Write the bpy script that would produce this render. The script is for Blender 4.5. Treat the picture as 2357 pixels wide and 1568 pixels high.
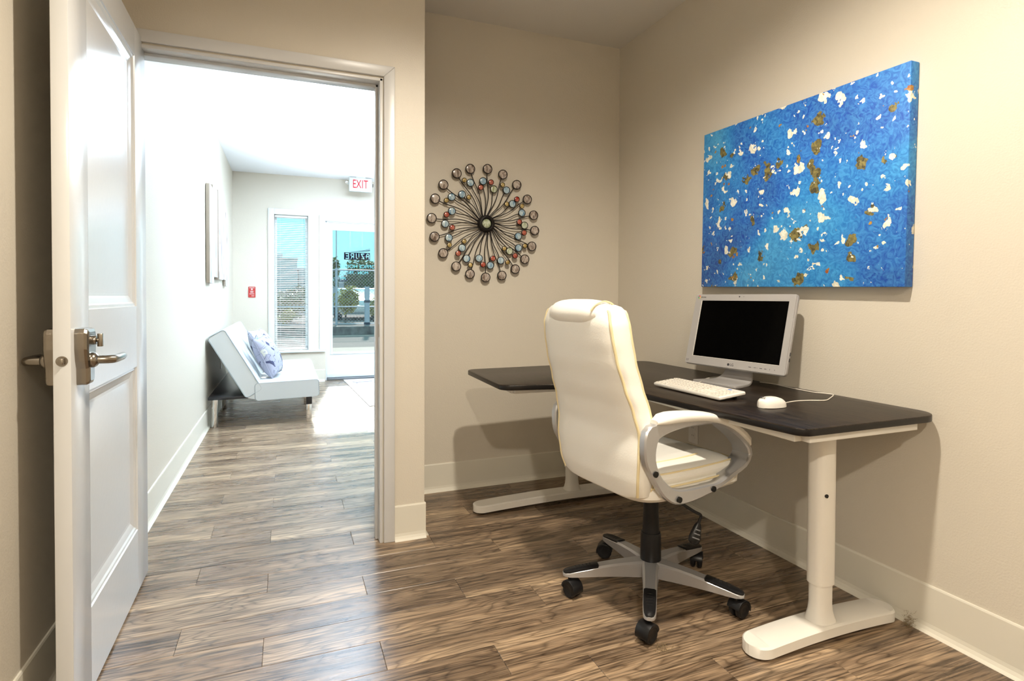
import bpy, bmesh, math, random
from mathutils import Vector, Matrix
PI = math.pi
random.seed(7)
S = bpy.context.scene
for o in list(bpy.data.objects): bpy.data.objects.remove(o)
COL = S.collection

# ------------------------------------------------------------------ camera
CAM_H, FPX, YAW, V0, PITCH, ROLL = 1.08, 1302.28, .3779, 705.69, .0168, .0038
fw = Vector((math.sin(YAW), math.cos(YAW), 0)); rt = Vector((math.cos(YAW), -math.sin(YAW), 0)); up = Vector((0, 0, 1))
f2 = fw*math.cos(PITCH) - up*math.sin(PITCH); u2 = up*math.cos(PITCH) + fw*math.sin(PITCH)
r3 = rt*math.cos(ROLL) + u2*math.sin(ROLL); u3 = -rt*math.sin(ROLL) + u2*math.cos(ROLL)
cam = bpy.data.cameras.new('camera'); camo = bpy.data.objects.new('camera', cam); COL.objects.link(camo)
m = Matrix((r3, u3, -f2)).transposed().to_4x4(); m.translation = (0, 0, CAM_H); camo.matrix_world = m
cam.sensor_fit = 'HORIZONTAL'; cam.sensor_width = 36.0; cam.lens = FPX/2357*36.0
cam.shift_y = -(784 - V0)/2357; cam.clip_start = .02; cam.clip_end = 300
S.camera = camo

# ------------------------------------------------------------------ view, world, sun
S.view_settings.view_transform = 'Standard'; S.view_settings.look = 'None'
S.view_settings.gamma = 1; S.view_settings.use_curve_mapping = False
S.view_settings.exposure = 0.10
W = bpy.data.worlds.new('sky'); S.world = W; W.use_nodes = True
wn = W.node_tree.nodes; wb = wn['Background']
wb.inputs['Color'].default_value = (.40, .86, 1.0, 1); wb.inputs['Strength'].default_value = 1.15
sun = bpy.data.lights.new('sun', 'SUN'); suno = bpy.data.objects.new('sun', sun); COL.objects.link(suno)
sun.energy = 9.0; sun.angle = math.radians(3); sun.color = (1, .96, .9)
SUN_DIR = Vector((-.12, -.80, -.52)).normalized()          # travel direction of the sunlight
suno.rotation_euler = SUN_DIR.to_track_quat('-Z', 'Y').to_euler(); suno.location = (6, 16, 12)

# office downlights (x, y, watts), added unseen lobby uplights (x, y, watts)
OFFICE_LAMPS = [(.70, 1.02, 62.0), (-.25, -1.25, 74.0)]
LOBBY_FILL = [(1.05, 4.8, 760.0), (1.15, 5.7, 700.0)]
WARM = (1.0, .905, .765); COOL = (.70, .85, 1.0)

# ------------------------------------------------------------------ plan of the place (metres)
XR, YB, ZC = 1.930, 3.056, 2.628         # right wall, alcove back wall, office ceiling
XL, YD, XC = -.615, 2.501, .571          # left wall, door wall, its outer corner
YF, ZC2 = 7.62, 2.589                    # lobby front wall and ceiling
YO, XE = -2.2, 3.6                       # office rear wall, lobby east wall
WT = .125                                # wall thickness
YD2 = YD + WT

# ------------------------------------------------------------------ materials
def srgb(r, g, b):
    f = lambda c: (c/255/12.92) if c/255 <= .04045 else ((c/255+.055)/1.055)**2.4
    return (f(r), f(g), f(b), 1)
def mat(name, col, rough=.5, metal=0.0, bump=None, var=None, coat=0, spec=.5, emit=None, sheen=0):
    """bump=(scale, strength) noise relief, var=(scale, second colour, amount) colour mottling"""
    M = bpy.data.materials.new(name); M.use_nodes = True
    nt = M.node_tree; n = nt.nodes; l = nt.links; b = n['Principled BSDF']
    if len(col) == 3: col = (*col, 1)
    b.inputs['Base Color'].default_value = col
    b.inputs['Roughness'].default_value = rough; b.inputs['Metallic'].default_value = metal
    b.inputs['Specular IOR Level'].default_value = spec
    b.inputs['Coat Weight'].default_value = coat
    b.inputs['Sheen Weight'].default_value = sheen
    if emit:
        b.inputs['Emission Color'].default_value = (*emit[0], 1); b.inputs['Emission Strength'].default_value = emit[1]
    if bump or var:
        tc = n.new('ShaderNodeTexCoord')
    if bump:
        t = n.new('ShaderNodeTexNoise'); t.inputs['Scale'].default_value = bump[0]; t.inputs['Detail'].default_value = 3
        l.new(tc.outputs['Object'], t.inputs['Vector'])
        bp = n.new('ShaderNodeBump'); bp.inputs['Strength'].default_value = bump[1]; bp.inputs['Distance'].default_value = bump[2] if len(bump) > 2 else .002
        l.new(t.outputs['Fac'], bp.inputs['Height']); l.new(bp.outputs['Normal'], b.inputs['Normal'])
    if var:
        t = n.new('ShaderNodeTexNoise'); t.inputs['Scale'].default_value = var[0]; t.inputs['Detail'].default_value = 5
        l.new(tc.outputs['Object'], t.inputs['Vector'])
        r = n.new('ShaderNodeValToRGB'); r.color_ramp.elements[0].position = .5 - .25; r.color_ramp.elements[1].position = .5 + .25
        r.color_ramp.elements[0].color = col; c2 = var[1]; r.color_ramp.elements[1].color = c2 if len(c2) == 4 else (*c2, 1)
        l.new(t.outputs['Fac'], r.inputs['Fac']); l.new(r.outputs['Color'], b.inputs['Base Color'])
    return M
def nodes_of(M): return M.node_tree.nodes, M.node_tree.links, M.node_tree.nodes['Principled BSDF']

M = {}
M['wall'] = mat('wall_paint', (.635, .585, .495), .42, bump=(170, .28, .003))
M['ceiling'] = mat('ceiling_paint', (.74, .71, .66), .85, bump=(140, .25, .003))
M['ceiling_lobby'] = mat('ceiling_paint_white', (.82, .84, .86), .8, bump=(140, .2, .003))
M['trim'] = mat('trim_paint', (.61, .61, .605), .30, bump=(60, .06, .002))
M['base'] = mat('cove_base_vinyl', (.70, .665, .57), .42)
M['door'] = mat('door_paint', (.66, .67, .67), .20, bump=(45, .10, .002))
M['white'] = mat('white_plastic', (.78, .75, .69), .35)
M['white_gloss'] = mat('white_powder_coat', (.77, .74, .68), .38, bump=(260, .12, .001))
M['desk_frame'] = mat('desk_frame_coat', (.75, .73, .68), .4)
M['leather'] = mat('white_leather', (.84, .82, .76), .40, bump=(190, .20, .002))
M['piping'] = mat('leather_piping', (.74, .63, .38), .5)
M['sofa_piping'] = mat('sofa_piping', (.30, .34, .36), .4)
M['sofa'] = mat('sofa_leather', (.60, .635, .65), .26, bump=(120, .15, .002))
M['black'] = mat('black_plastic', (.008, .008, .009), .35, spec=.3)
M['black_rubber'] = mat('black_rubber', (.010, .010, .010), .6, spec=.3)
M['dark_steel'] = mat('dark_steel', (.03, .03, .03), .3, .9)
M['silver'] = mat('silver_paint', (.47, .47, .48), .30, .65, bump=(300, .06, .001))
M['chrome'] = mat('chrome', (.75, .75, .74), .12, 1.0)
M['nickel'] = mat('satin_nickel', (.30, .27, .23), .24, 1.0)
M['screen'] = mat('screen_black', (.001, .001, .001), .12, spec=.03)
M['bezel'] = mat('bezel_silver', (.38, .365, .355), .28)
M['ink'] = mat('dark_ink', (.03, .03, .035), .5)
M['cord'] = mat('cord_white', (.74, .69, .60), .5)
M['frame_white'] = mat('white_vinyl_frame', (.78, .83, .86), .35)
M['blind'] = mat('blind_slat_white', (.86, .89, .90), .5)
M['iron'] = mat('black_iron', (.012, .009, .008), .5, .4)
M['lamp_trim'] = mat('lamp_trim_white', (.8, .8, .8), .4)

def desk_wood():
    Mx = mat('black_brown_wood', (.02, .014, .010), .34, coat=0); n, l, b = nodes_of(Mx)
    tc = n.new('ShaderNodeTexCoord'); mp = n.new('ShaderNodeMapping'); mp.inputs['Scale'].default_value = (16, .8, 9)
    l.new(tc.outputs['Object'], mp.inputs['Vector'])
    t = n.new('ShaderNodeTexNoise'); t.inputs['Scale'].default_value = 9; t.inputs['Detail'].default_value = 8; t.inputs['Distortion'].default_value = .8
    l.new(mp.outputs['Vector'], t.inputs['Vector'])
    r = n.new('ShaderNodeValToRGB'); e = r.color_ramp.elements
    e[0].position = .38; e[0].color = (.006, .004, .003, 1); e[1].position = .6; e[1].color = (.030, .020, .013, 1)
    l.new(t.outputs['Fac'], r.inputs['Fac']); l.new(r.outputs['Color'], b.inputs['Base Color'])
    bp = n.new('ShaderNodeBump'); bp.inputs['Strength'].default_value = .12; bp.inputs['Distance'].default_value = .001
    l.new(t.outputs['Fac'], bp.inputs['Height']); l.new(bp.outputs['Normal'], b.inputs['Normal'])
    return Mx
M['desk'] = desk_wood(); M['desk'].node_tree.nodes['Principled BSDF'].inputs['Specular IOR Level'].default_value = .22

def plank_wood():
    Mx = mat('vinyl_plank', (.2, .15, .1), .3); n, l, b = nodes_of(Mx)
    tc = n.new('ShaderNodeTexCoord'); oi = n.new('ShaderNodeObjectInfo')
    # every plank takes its own stretch of the grain
    off = n.new('ShaderNodeVectorMath'); off.operation = 'SCALE'; off.inputs[0].default_value = (37, 91, 53)
    l.new(oi.outputs['Random'], off.inputs['Scale'])
    add = n.new('ShaderNodeVectorMath'); add.operation = 'ADD'
    l.new(tc.outputs['Object'], add.inputs[0]); l.new(off.outputs['Vector'], add.inputs[1])
    def noise(sx, sy, det, rough=.55, dist=0):
        mp = n.new('ShaderNodeMapping'); mp.inputs['Scale'].default_value = (sx, sy, 1); l.new(add.outputs['Vector'], mp.inputs['Vector'])
        t = n.new('ShaderNodeTexNoise'); t.inputs['Scale'].default_value = 1; t.inputs['Detail'].default_value = det; t.inputs['Roughness'].default_value = rough; t.inputs['Distortion'].default_value = dist
        l.new(mp.outputs['Vector'], t.inputs['Vector']); return t.outputs['Fac']
    def math_(op, a, c):
        x = n.new('ShaderNodeMath'); x.operation = op
        for k, v in enumerate((a, c)):
            if isinstance(v, (int, float)): x.inputs[k].default_value = v
            else: l.new(v, x.inputs[k])
        return x.outputs[0]
    def ramp(f, st):
        r = n.new('ShaderNodeValToRGB'); e = r.color_ramp.elements; e[0].position, e[0].color = st[0][0], (*st[0][1], 1); e[1].position, e[1].color = st[-1][0], (*st[-1][1], 1)
        for p_, c_ in st[1:-1]: k = e.new(p_); k.color = (*c_, 1)
        l.new(f, r.inputs['Fac']); return r.outputs['Color']
    def mult(a, c, f):
        x = n.new('ShaderNodeMix'); x.data_type = 'RGBA'; x.blend_type = 'MULTIPLY'; x.inputs['Factor'].default_value = f
        l.new(a, x.inputs[6]); l.new(c, x.inputs[7]); return x.outputs[2]
    field = noise(1.5, 6.5, 2.5)                       # slow field whose level lines make the cathedral figure
    rings = math_('FRACT', math_('MULTIPLY', field, 17.0), 0)
    tone = noise(.9, 9, 5, .6)
    fine = noise(5, 150, 3, .6)
    col = ramp(tone, [(.30, (.095, .062, .040)), (.50, (.225, .156, .100)), (.70, (.45, .328, .21))])
    col = mult(col, ramp(rings, [(0, (.36, .33, .31)), (.16, (.80, .79, .78)), (.5, (1.1, 1.1, 1.1)), (.84, (.90, .90, .90)), (1, (.40, .37, .35))]), .80)
    col = mult(col, ramp(fine, [(.36, (.25, .23, .22)), (.50, (.95, .95, .95)), (.66, (1.45, 1.42, 1.36))]), .85)
    hv = n.new('ShaderNodeHueSaturation'); mr = n.new('ShaderNodeMapRange'); mr.inputs['To Min'].default_value = .90; mr.inputs['To Max'].default_value = 1.10
    l.new(oi.outputs['Random'], mr.inputs['Value']); l.new(mr.outputs['Result'], hv.inputs['Value'])
    l.new(col, hv.inputs['Color']); l.new(hv.outputs['Color'], b.inputs['Base Color'])
    bp = n.new('ShaderNodeBump'); bp.inputs['Strength'].default_value = .30; bp.inputs['Distance'].default_value = .001
    l.new(fine, bp.inputs['Height']); l.new(bp.outputs['Normal'], b.inputs['Normal'])
    rr = n.new('ShaderNodeMapRange'); rr.inputs['To Min'].default_value = .20; rr.inputs['To Max'].default_value = .36
    l.new(tone, rr.inputs['Value']); l.new(rr.outputs['Result'], b.inputs['Roughness'])
    return Mx
M['plank'] = plank_wood()

def canvas_paint():
    """abstract stand-in: mottled blues with loose cream and ochre dabs"""
    Mx = mat('abstract_canvas', (.02, .2, .6), .55); n, l, b = nodes_of(Mx)
    tc = n.new('ShaderNodeTexCoord')
    def noise(sc, det=4, dist=0, vec=None):
        t = n.new('ShaderNodeTexNoise'); t.inputs['Scale'].default_value = sc; t.inputs['Detail'].default_value = det; t.inputs['Distortion'].default_value = dist
        l.new(vec or tc.outputs['Object'], t.inputs['Vector']); return t.outputs['Fac']
    def ramp(fac, stops):
        r = n.new('ShaderNodeValToRGB'); e = r.color_ramp.elements
        e[0].position, e[0].color = stops[0][0], (*stops[0][1], 1); e[1].position, e[1].color = stops[-1][0], (*stops[-1][1], 1)
        for p, c in stops[1:-1]: k = e.new(p); k.color = (*c, 1)
        l.new(fac, r.inputs['Fac']); return r.outputs['Color']
    def mix(f, a, c):
        x = n.new('ShaderNodeMix'); x.data_type = 'RGBA'
        l.new(f, x.inputs['Factor']); l.new(a, x.inputs[6]); l.new(c, x.inputs[7]); return x.outputs[2]
    big = ramp(noise(2.1, 3, .4), [(.30, (.003, .025, .24)), (.45, (.006, .10, .48)), (.58, (.015, .24, .62)), (.74, (.10, .45, .74))])
    strokes = ramp(noise(34, 4, 2.5), [(.35, (.006, .05, .33)), (.65, (.12, .47, .82))])
    fx = n.new('ShaderNodeMix'); fx.data_type = 'RGBA'; fx.inputs['Factor'].default_value = .33
    l.new(big, fx.inputs[6]); l.new(strokes, fx.inputs[7]); col = fx.outputs[2]
    def dabs(scale, lo, hi, seed, c1, c2, col, size):
        mp = n.new('ShaderNodeMapping'); mp.inputs['Location'].default_value = (seed, seed*1.7, seed*.3)
        l.new(tc.outputs['Object'], mp.inputs['Vector'])
        w = n.new('ShaderNodeTexNoise'); w.inputs['Scale'].default_value = 30; w.inputs['Detail'].default_value = 4; l.new(mp.outputs['Vector'], w.inputs['Vector'])
        sc = n.new('ShaderNodeVectorMath'); sc.operation = 'SCALE'; sc.inputs['Scale'].default_value = .075; l.new(w.outputs['Color'], sc.inputs[0])
        ad = n.new('ShaderNodeVectorMath'); ad.operation = 'ADD'; l.new(mp.outputs['Vector'], ad.inputs[0]); l.new(sc.outputs['Vector'], ad.inputs[1])
        v = n.new('ShaderNodeTexVoronoi'); v.inputs['Scale'].default_value = scale; l.new(ad.outputs['Vector'], v.inputs['Vector'])
        a = n.new('ShaderNodeMath'); a.operation = 'LESS_THAN'; a.inputs[1].default_value = size; l.new(v.outputs['Distance'], a.inputs[0])
        sp = n.new('ShaderNodeSeparateColor'); l.new(v.outputs['Color'], sp.inputs['Color'])
        g = n.new('ShaderNodeMath'); g.operation = 'LESS_THAN'; g.inputs[1].default_value = lo; l.new(sp.outputs['Red'], g.inputs[0])
        mu = n.new('ShaderNodeMath'); mu.operation = 'MULTIPLY'; l.new(a.outputs[0], mu.inputs[0]); l.new(g.outputs[0], mu.inputs[1])
        cc = ramp(noise(60, 3, 1), [(.35, c1), (.65, c2)])
        return mix(mu.outputs[0], col, cc)
    col = dabs(11, .30, 0, 3.1, (.05, .045, .025), (.26, .22, .07), col, .26)
    col = dabs(15, .34, 0, 8.3, (.62, .62, .50), (.90, .88, .78), col, .33)
    col = dabs(23, .30, 0, 14.9, (.72, .70, .52), (.93, .92, .85), col, .36)
    col = dabs(31, .16, 0, 31.7, (.70, .70, .60), (.93, .92, .85), col, .36)
    col = dabs(27, .10, 0, 21.4, (.30, .07, .02), (.45, .28, .05), col, .30)
    l.new(col, b.inputs['Base Color'])
    bp = n.new('ShaderNodeBump'); bp.inputs['Strength'].default_value = .3; bp.inputs['Distance'].default_value = .002
    l.new(noise(90, 3, 1.5), bp.inputs['Height']); l.new(bp.outputs['Normal'], b.inputs['Normal'])
    return Mx
M['canvas'] = canvas_paint()

def glass_mat():
    Mx = bpy.data.materials.new('clear_glass'); Mx.use_nodes = True; n = Mx.node_tree.nodes; l = Mx.node_tree.links
    n.clear(); o = n.new('ShaderNodeOutputMaterial'); tr = n.new('ShaderNodeBsdfTransparent'); gl = n.new('ShaderNodeBsdfGlossy')
    gl.inputs['Roughness'].default_value = .02; tr.inputs['Color'].default_value = (.93, .97, .97, 1)
    mx = n.new('ShaderNodeMixShader'); mx.inputs[0].default_value = .03
    l.new(tr.outputs[0], mx.inputs[1]); l.new(gl.outputs[0], mx.inputs[2]); l.new(mx.outputs[0], o.inputs[0])
    return Mx
M['glass'] = glass_mat()

def marble(name, a, b_, seed):
    Mx = mat(name, a, .22); n, l, b = nodes_of(Mx)
    tc = n.new('ShaderNodeTexCoord'); mp = n.new('ShaderNodeMapping'); mp.inputs['Scale'].default_value = (1, 1, .35); mp.inputs['Rotation'].default_value = (0, seed, 0)
    oi = n.new('ShaderNodeObjectInfo'); ad = n.new('ShaderNodeVectorMath'); ad.operation = 'ADD'
    sc = n.new('ShaderNodeVectorMath'); sc.operation = 'SCALE'; sc.inputs[0].default_value = (9, 17, 5); l.new(oi.outputs['Random'], sc.inputs['Scale'])
    l.new(tc.outputs['Object'], ad.inputs[0]); l.new(sc.outputs['Vector'], ad.inputs[1]); l.new(ad.outputs['Vector'], mp.inputs['Vector'])
    t = n.new('ShaderNodeTexNoise'); t.inputs['Scale'].default_value = 60; t.inputs['Detail'].default_value = 4; t.inputs['Distortion'].default_value = 1.6
    l.new(mp.outputs['Vector'], t.inputs['Vector'])
    r = n.new('ShaderNodeValToRGB'); e = r.color_ramp.elements; e[0].position = .36; e[0].color = (*a, 1); e[1].position = .64; e[1].color = (*b_, 1)
    l.new(t.outputs['Fac'], r.inputs['Fac']); l.new(r.outputs['Color'], b.inputs['Base Color'])
    return Mx
M['tan_glass'] = marble('tan_marbled_glass', (.16, .11, .085), (.60, .53, .46), .5)
M['blue_glass'] = marble('blue_marbled_glass', (.14, .28, .42), (.55, .66, .68), .7)
M['red_glass'] = marble('red_marbled_glass', (.32, .025, .015), (.52, .20, .13), .9)
M['gold_glass'] = marble('gold_marbled_glass', (.26, .16, .03), (.60, .47, .20), .3)
M['green_glass'] = marble('green_marbled_glass', (.28, .32, .16), (.66, .70, .58), .8)

# ------------------------------------------------------------------ mesh helpers
class MB:
    """collects shapes into one mesh"""
    def __init__(s): s.v = []; s.f = []; s.sm = []
    def add(s, vs, fs, smooth=False):
        k = len(s.v); s.v += [tuple(v) for v in vs]; s.f += [tuple(i + k for i in f) for f in fs]; s.sm += [smooth]*len(fs); return s
    def box(s, x0, x1, y0, y1, z0, z1, T=None):
        vs = [Vector(p) for p in ((x0,y0,z0),(x1,y0,z0),(x1,y1,z0),(x0,y1,z0),(x0,y0,z1),(x1,y0,z1),(x1,y1,z1),(x0,y1,z1))]
        if T: vs = [T @ v for v in vs]
        return s.add(vs, [(0,3,2,1),(4,5,6,7),(0,1,5,4),(1,2,6,5),(2,3,7,6),(3,0,4,7)])
    def loft(s, rings, cap=True, closed=False, smooth=True):
        n = len(rings[0]); vs = [p for r in rings for p in r]; fs = []
        m = len(rings)
        for i in range(m if closed else m - 1):
            a, b = i*n, ((i + 1) % m)*n
            for j in range(n): fs.append((a + j, a + (j + 1) % n, b + (j + 1) % n, b + j))
        s.add(vs, fs, smooth)
        if cap and not closed:
            k = len(s.v) - len(vs)
            s.f.append(tuple(k + j for j in reversed(range(n)))); s.sm.append(False)
            s.f.append(tuple(k + (m - 1)*n + j for j in range(n))); s.sm.append(False)
        return s
    def tube(s, pts, r, n=8, closed=False, cap=True):
        pts = [Vector(p) for p in pts]; m = len(pts); rings = []
        rad = r if hasattr(r, '__len__') else [r]*m
        prev = None
        for i in range(m):
            if closed: t = pts[(i + 1) % m] - pts[i - 1]
            else: t = pts[min(i + 1, m - 1)] - pts[max(i - 1, 0)]
            t.normalize()
            if prev is None:
                a = Vector((0, 0, 1)) if abs(t.z) < .9 else Vector((1, 0, 0)); nrm = t.cross(a).normalized()
            else: nrm = (prev - t*prev.dot(t)).normalized()
            prev = nrm; bn = t.cross(nrm)
            rings.append([pts[i] + (nrm*math.cos(2*PI*j/n) + bn*math.sin(2*PI*j/n))*rad[i] for j in range(n)])
        return s.loft(rings, cap, closed)
    def cyl(s, p, q, r, n=20, r2=None): return s.tube([p, q], [r, r if r2 is None else r2], n)
    def lathe(s, prof, n=24, T=None, cap=True):
        rings = [[Vector((r*math.cos(2*PI*j/n), r*math.sin(2*PI*j/n), z)) for j in range(n)] for r, z in prof]
        if T: rings = [[T @ p for p in r] for r in rings]
        return s.loft(rings, cap)
    def prism(s, poly, z0, z1, T=None):
        vs = [Vector((x, y, z0)) for x, y in poly] + [Vector((x, y, z1)) for x, y in poly]
        if T: vs = [T @ v for v in vs]
        n = len(poly)
        return s.add(vs, [tuple(reversed(range(n))), tuple(range(n, 2*n))] + [(i, (i+1) % n, n + (i+1) % n, n + i) for i in range(n)])
    def sphere(s, c, r, n=16, m=10, sx=1, sy=1, sz=1):
        c = Vector(c); rings = []
        for i in range(1, m):
            a = PI*i/m; rings.append([c + Vector((r*sx*math.sin(a)*math.cos(2*PI*j/n), r*sy*math.sin(a)*math.sin(2*PI*j/n), -r*sz*math.cos(a))) for j in range(n)])
        return s.loft(rings)
    def mesh(s, name, bevel=0, seg=2, flat=False, autosmooth=35):
        me = bpy.data.meshes.new(name); me.from_pydata(s.v, [], s.f)
        bm = bmesh.new(); bm.from_mesh(me)
        for f, q in zip(bm.faces, s.sm): f.smooth = q
        bmesh.ops.recalc_face_normals(bm, faces=bm.faces)
        if bevel:
            es = [e for e in bm.edges if len(e.link_faces) == 2 and e.calc_face_angle(0) > math.radians(autosmooth)]
            r = bmesh.ops.bevel(bm, geom=es, offset=bevel, segments=seg, profile=.5, affect='EDGES', clamp_overlap=True)
            for f in bm.faces: f.smooth = True
            # keep large planar faces crisp
            for e in bm.edges:
                if len(e.link_faces) == 2 and e.calc_face_angle(0) > math.radians(45): e.smooth = False
        else:
            for e in bm.edges:
                if len(e.link_faces) == 2 and e.calc_face_angle(0) > math.radians(autosmooth): e.smooth = False
        bm.to_mesh(me); bm.free(); return me
    def build(s, name, mt, parent=None, bevel=0, seg=2, loc=None, subsurf=0):
        me = s.mesh(name, bevel, seg); me.materials.append(M[mt] if isinstance(mt, str) else mt)
        if bevel:
            try: me.shade_smooth() if False else None
            except Exception: pass
        return link(name, me, parent, loc, subsurf)
def link(name, me, parent=None, loc=None, subsurf=0):
    o = bpy.data.objects.new(name, me); COL.objects.link(o)
    if parent: o.parent = parent
    if loc is not None: o.location = loc
    if subsurf:
        md = o.modifiers.new('subdivision', 'SUBSURF'); md.levels = subsurf; md.render_levels = subsurf
    return o
def tag(o, label=None, cat=None, group=None, kind=None):
    if label: o['label'] = label
    if cat: o['category'] = cat
    if group: o['group'] = group
    if kind: o['kind'] = kind
    return o
def thing(name, label, cat, loc=(0, 0, 0), rz=0, group=None):
    o = bpy.data.objects.new(name, None); COL.objects.link(o); o.empty_display_size = .1
    o.location = loc; o.rotation_euler = (0, 0, rz); return tag(o, label, cat, group)
def struct(name, mb, mt, parent=None, bevel=0):
    o = mb.build(name, mt, parent, bevel)
    if not parent: o['kind'] = 'structure'
    return o
def text(name, body, size, mt, T, parent=None, ext=.0004, align='CENTER', sx=1.0, loc=None):
    """flat lettering as a thin mesh; T maps text plane (x right, y up, z out) to parent space"""
    cu = bpy.data.curves.new(name, 'FONT'); cu.body = body; cu.size = size; cu.extrude = ext
    cu.align_x = align; cu.align_y = 'CENTER'; cu.resolution_u = 3
    tmp = bpy.data.objects.new(name + '_tmp', cu); COL.objects.link(tmp)
    dg = bpy.context.evaluated_depsgraph_get(); dg.update()
    me = bpy.data.meshes.new_from_object(tmp.evaluated_get(dg)); bpy.data.objects.remove(tmp); bpy.data.curves.remove(cu)
    me.transform(T @ Matrix.Diagonal((sx, 1, 1, 1))); me.materials.clear(); me.materials.append(M[mt] if isinstance(mt, str) else mt)
    me.name = name
    return link(name, me, parent, loc)
def basis(x, y, z, o): 
    mm = Matrix((Vector(x), Vector(y), Vector(z))).transposed().to_4x4(); mm.translation = Vector(o); return mm
def catmull(pts, per=6, closed=False):
    P = [Vector(p) for p in pts]; n = len(P); out = []
    for i in range(n if closed else n - 1):
        a = P[(i-1) % n] if closed or i > 0 else P[0]; b = P[i]; c = P[(i+1) % n]; d = P[(i+2) % n] if closed or i + 2 < n else P[-1]
        for k in range(per):
            t = k/per
            out.append(.5*((2*b) + (c - a)*t + (2*a - 5*b + 4*c - d)*t*t + (3*b - a - 3*c + d)*t**3))
    if not closed: out.append(P[-1])
    return out
def lerp_table(tab, z):
    if z <= tab[0][0]: return tab[0][1]
    for (a, p), (b, q) in zip(tab, tab[1:]):
        if z <= b:
            t = (z - a)/(b - a); t = t*t*(3 - 2*t)*.5 + t*.5; return p + (q - p)*t
    return tab[-1][1]
def round_poly(pts, radii, seg=8):
    """polygon with rounded corners (2-D)"""
    out = []; n = len(pts)
    for i in range(n):
        p = Vector(pts[i]); r = radii[i] if hasattr(radii, '__len__') else radii
        if r <= 0: out.append(tuple(p)); continue
        a = (Vector(pts[i-1]) - p); b = (Vector(pts[(i+1) % n]) - p); la, lb = a.length, b.length; a /= la; b /= lb
        half = math.acos(max(-1, min(1, a.dot(b))))/2; t = min(r/math.tan(half), la*.48, lb*.48); rr = t*math.tan(half)
        c = p + (a + b).normalized()*(rr/math.sin(half)); s0 = p + a*t - c; e0 = p + b*t - c
        a0 = math.atan2(s0.y, s0.x); a1 = math.atan2(e0.y, e0.x); da = (a1 - a0 + PI) % (2*PI) - PI
        for k in range(seg + 1): out.append((c.x + rr*math.cos(a0 + da*k/seg), c.y + rr*math.sin(a0 + da*k/seg)))
    return out
def smoothed(o):
    for p in o.data.polygons: p.use_smooth = True
    return o

# ================================================================== STRUCTURE
# ---- floor: slab with individually laid vinyl planks (rows run left-right)
fl = MB().box(XL - .12, XE + .12, YO - .12, YF + .16, -.12, -.004)
floor = struct('floor', fl, 'black_rubber')
PW, PL = .148, .914
STAG = {0: .266, 1: .593, 2: .842}
plank_cache = {}
def plank_mesh(L, w):
    key = (round(L, 3), round(w, 3))
    if key not in plank_cache:
        c = .0009; g = .0004; L2, w2 = L/2 - g, w/2 - g
        vs = [(-L2,-w2,-.004),(L2,-w2,-.004),(L2,w2,-.004),(-L2,w2,-.004),(-L2,-w2,-c),(L2,-w2,-c),(L2,w2,-c),(-L2,w2,-c),(-L2+c,-w2+c,0),(L2-c,-w2+c,0),(L2-c,w2-c,0),(-L2+c,w2-c,0)]
        fs = [(0,3,2,1),(8,9,10,11)] + [(a,(a+1)%4,4+(a+1)%4,4+a) for a in range(4)] + [(4+a,4+(a+1)%4,8+(a+1)%4,8+a) for a in range(4)]
        me = bpy.data.meshes.new('plank'); me.from_pydata(vs, [], fs); me.materials.append(M['plank']); plank_cache[key] = me
    return plank_cache[key]
rest = MB()
row0 = 2.079
i0 = math.floor((YO - row0)/PW); i1 = math.ceil((YF + .02 - row0)/PW)
for i in range(i0, i1):
    ya, yb = row0 + i*PW, row0 + (i + 1)*PW; ya = max(ya, YO); yb = min(yb, YF)
    if yb - ya < .02: continue
    x0, x1 = XL, (XR if yb < YB else XE)
    j = STAG[(-i) % 3]; x = j - math.ceil((j - x0)/PL)*PL
    while x < x1 - .01:
        a, b = max(x, x0), min(x + PL, x1); x += PL
        if b - a < .02: continue
        seen = ya > 1.0 and (yb < YB + .2 or a < 1.45)
        if seen:
            link('plank', plank_mesh(b - a, yb - ya), floor, ((a + b)/2, (ya + yb)/2, 0))
        else:
            rest.box(a + .0004, b - .0004, ya + .0004, yb - .0004, -.004, 0)
tag(rest.build('plank_field', 'plank', floor), kind='stuff')

# ---- walls and ceilings
struct('wall_left', MB().box(XL - .12, XL, YO - .12, YF + .16, 0, ZC + .1), 'wall')
struct('wall_right', MB().box(XR, XR + .12, YO - .12, YB, 0, ZC + .1), 'wall')
struct('wall_back', MB().box(XC, XE, YB, YB + WT, 0, ZC + .1), 'wall')
struct('wall_return', MB().box(XC - WT, XC, YD, YB + WT, 0, ZC + .1), 'wall')
DX0, DX1, DZ1 = -.545, .385, 2.022          # rough door opening in the door wall
wd = MB().box(XL, DX0, YD, YD2, 0, ZC + .1).box(DX1, XC - WT, YD, YD2, 0, ZC + .1).box(DX0, DX1, YD, YD2, DZ1, ZC + .1)
struct('wall_door', wd, 'wall')
struct('wall_rear', MB().box(XL, XR, YO - .12, YO, 0, ZC + .1), 'wall')
struct('wall_east', MB().box(XE, XE + .12, YB, YF + .16, 0, ZC + .1), 'wall')
WX0, WX1, WZ0, WZ1 = -.150, .245, .40, 2.095          # window hole
EX0, EX1, EZ1 = .455, 1.42, 2.04                     # entry door hole
BX0, BX1, BZ0, BZ1 = 1.70, 3.40, .45, 2.12           # unseen window opening added for lobby daylight, right of the door
wf = MB()
for a, b, c, d in ((XL, WX0, 0, ZC2), (WX0, WX1, 0, WZ0), (WX0, WX1, WZ1, ZC2), (WX1, EX0, 0, ZC2), (EX0, EX1, EZ1, ZC2), (EX1, BX0, 0, ZC2), (BX0, BX1, 0, BZ0), (BX0, BX1, BZ1, ZC2), (BX1, XE, 0, ZC2)):
    wf.box(a, b, YF, YF + .16, c, d)
struct('wall_front', wf, 'wall')
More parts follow.
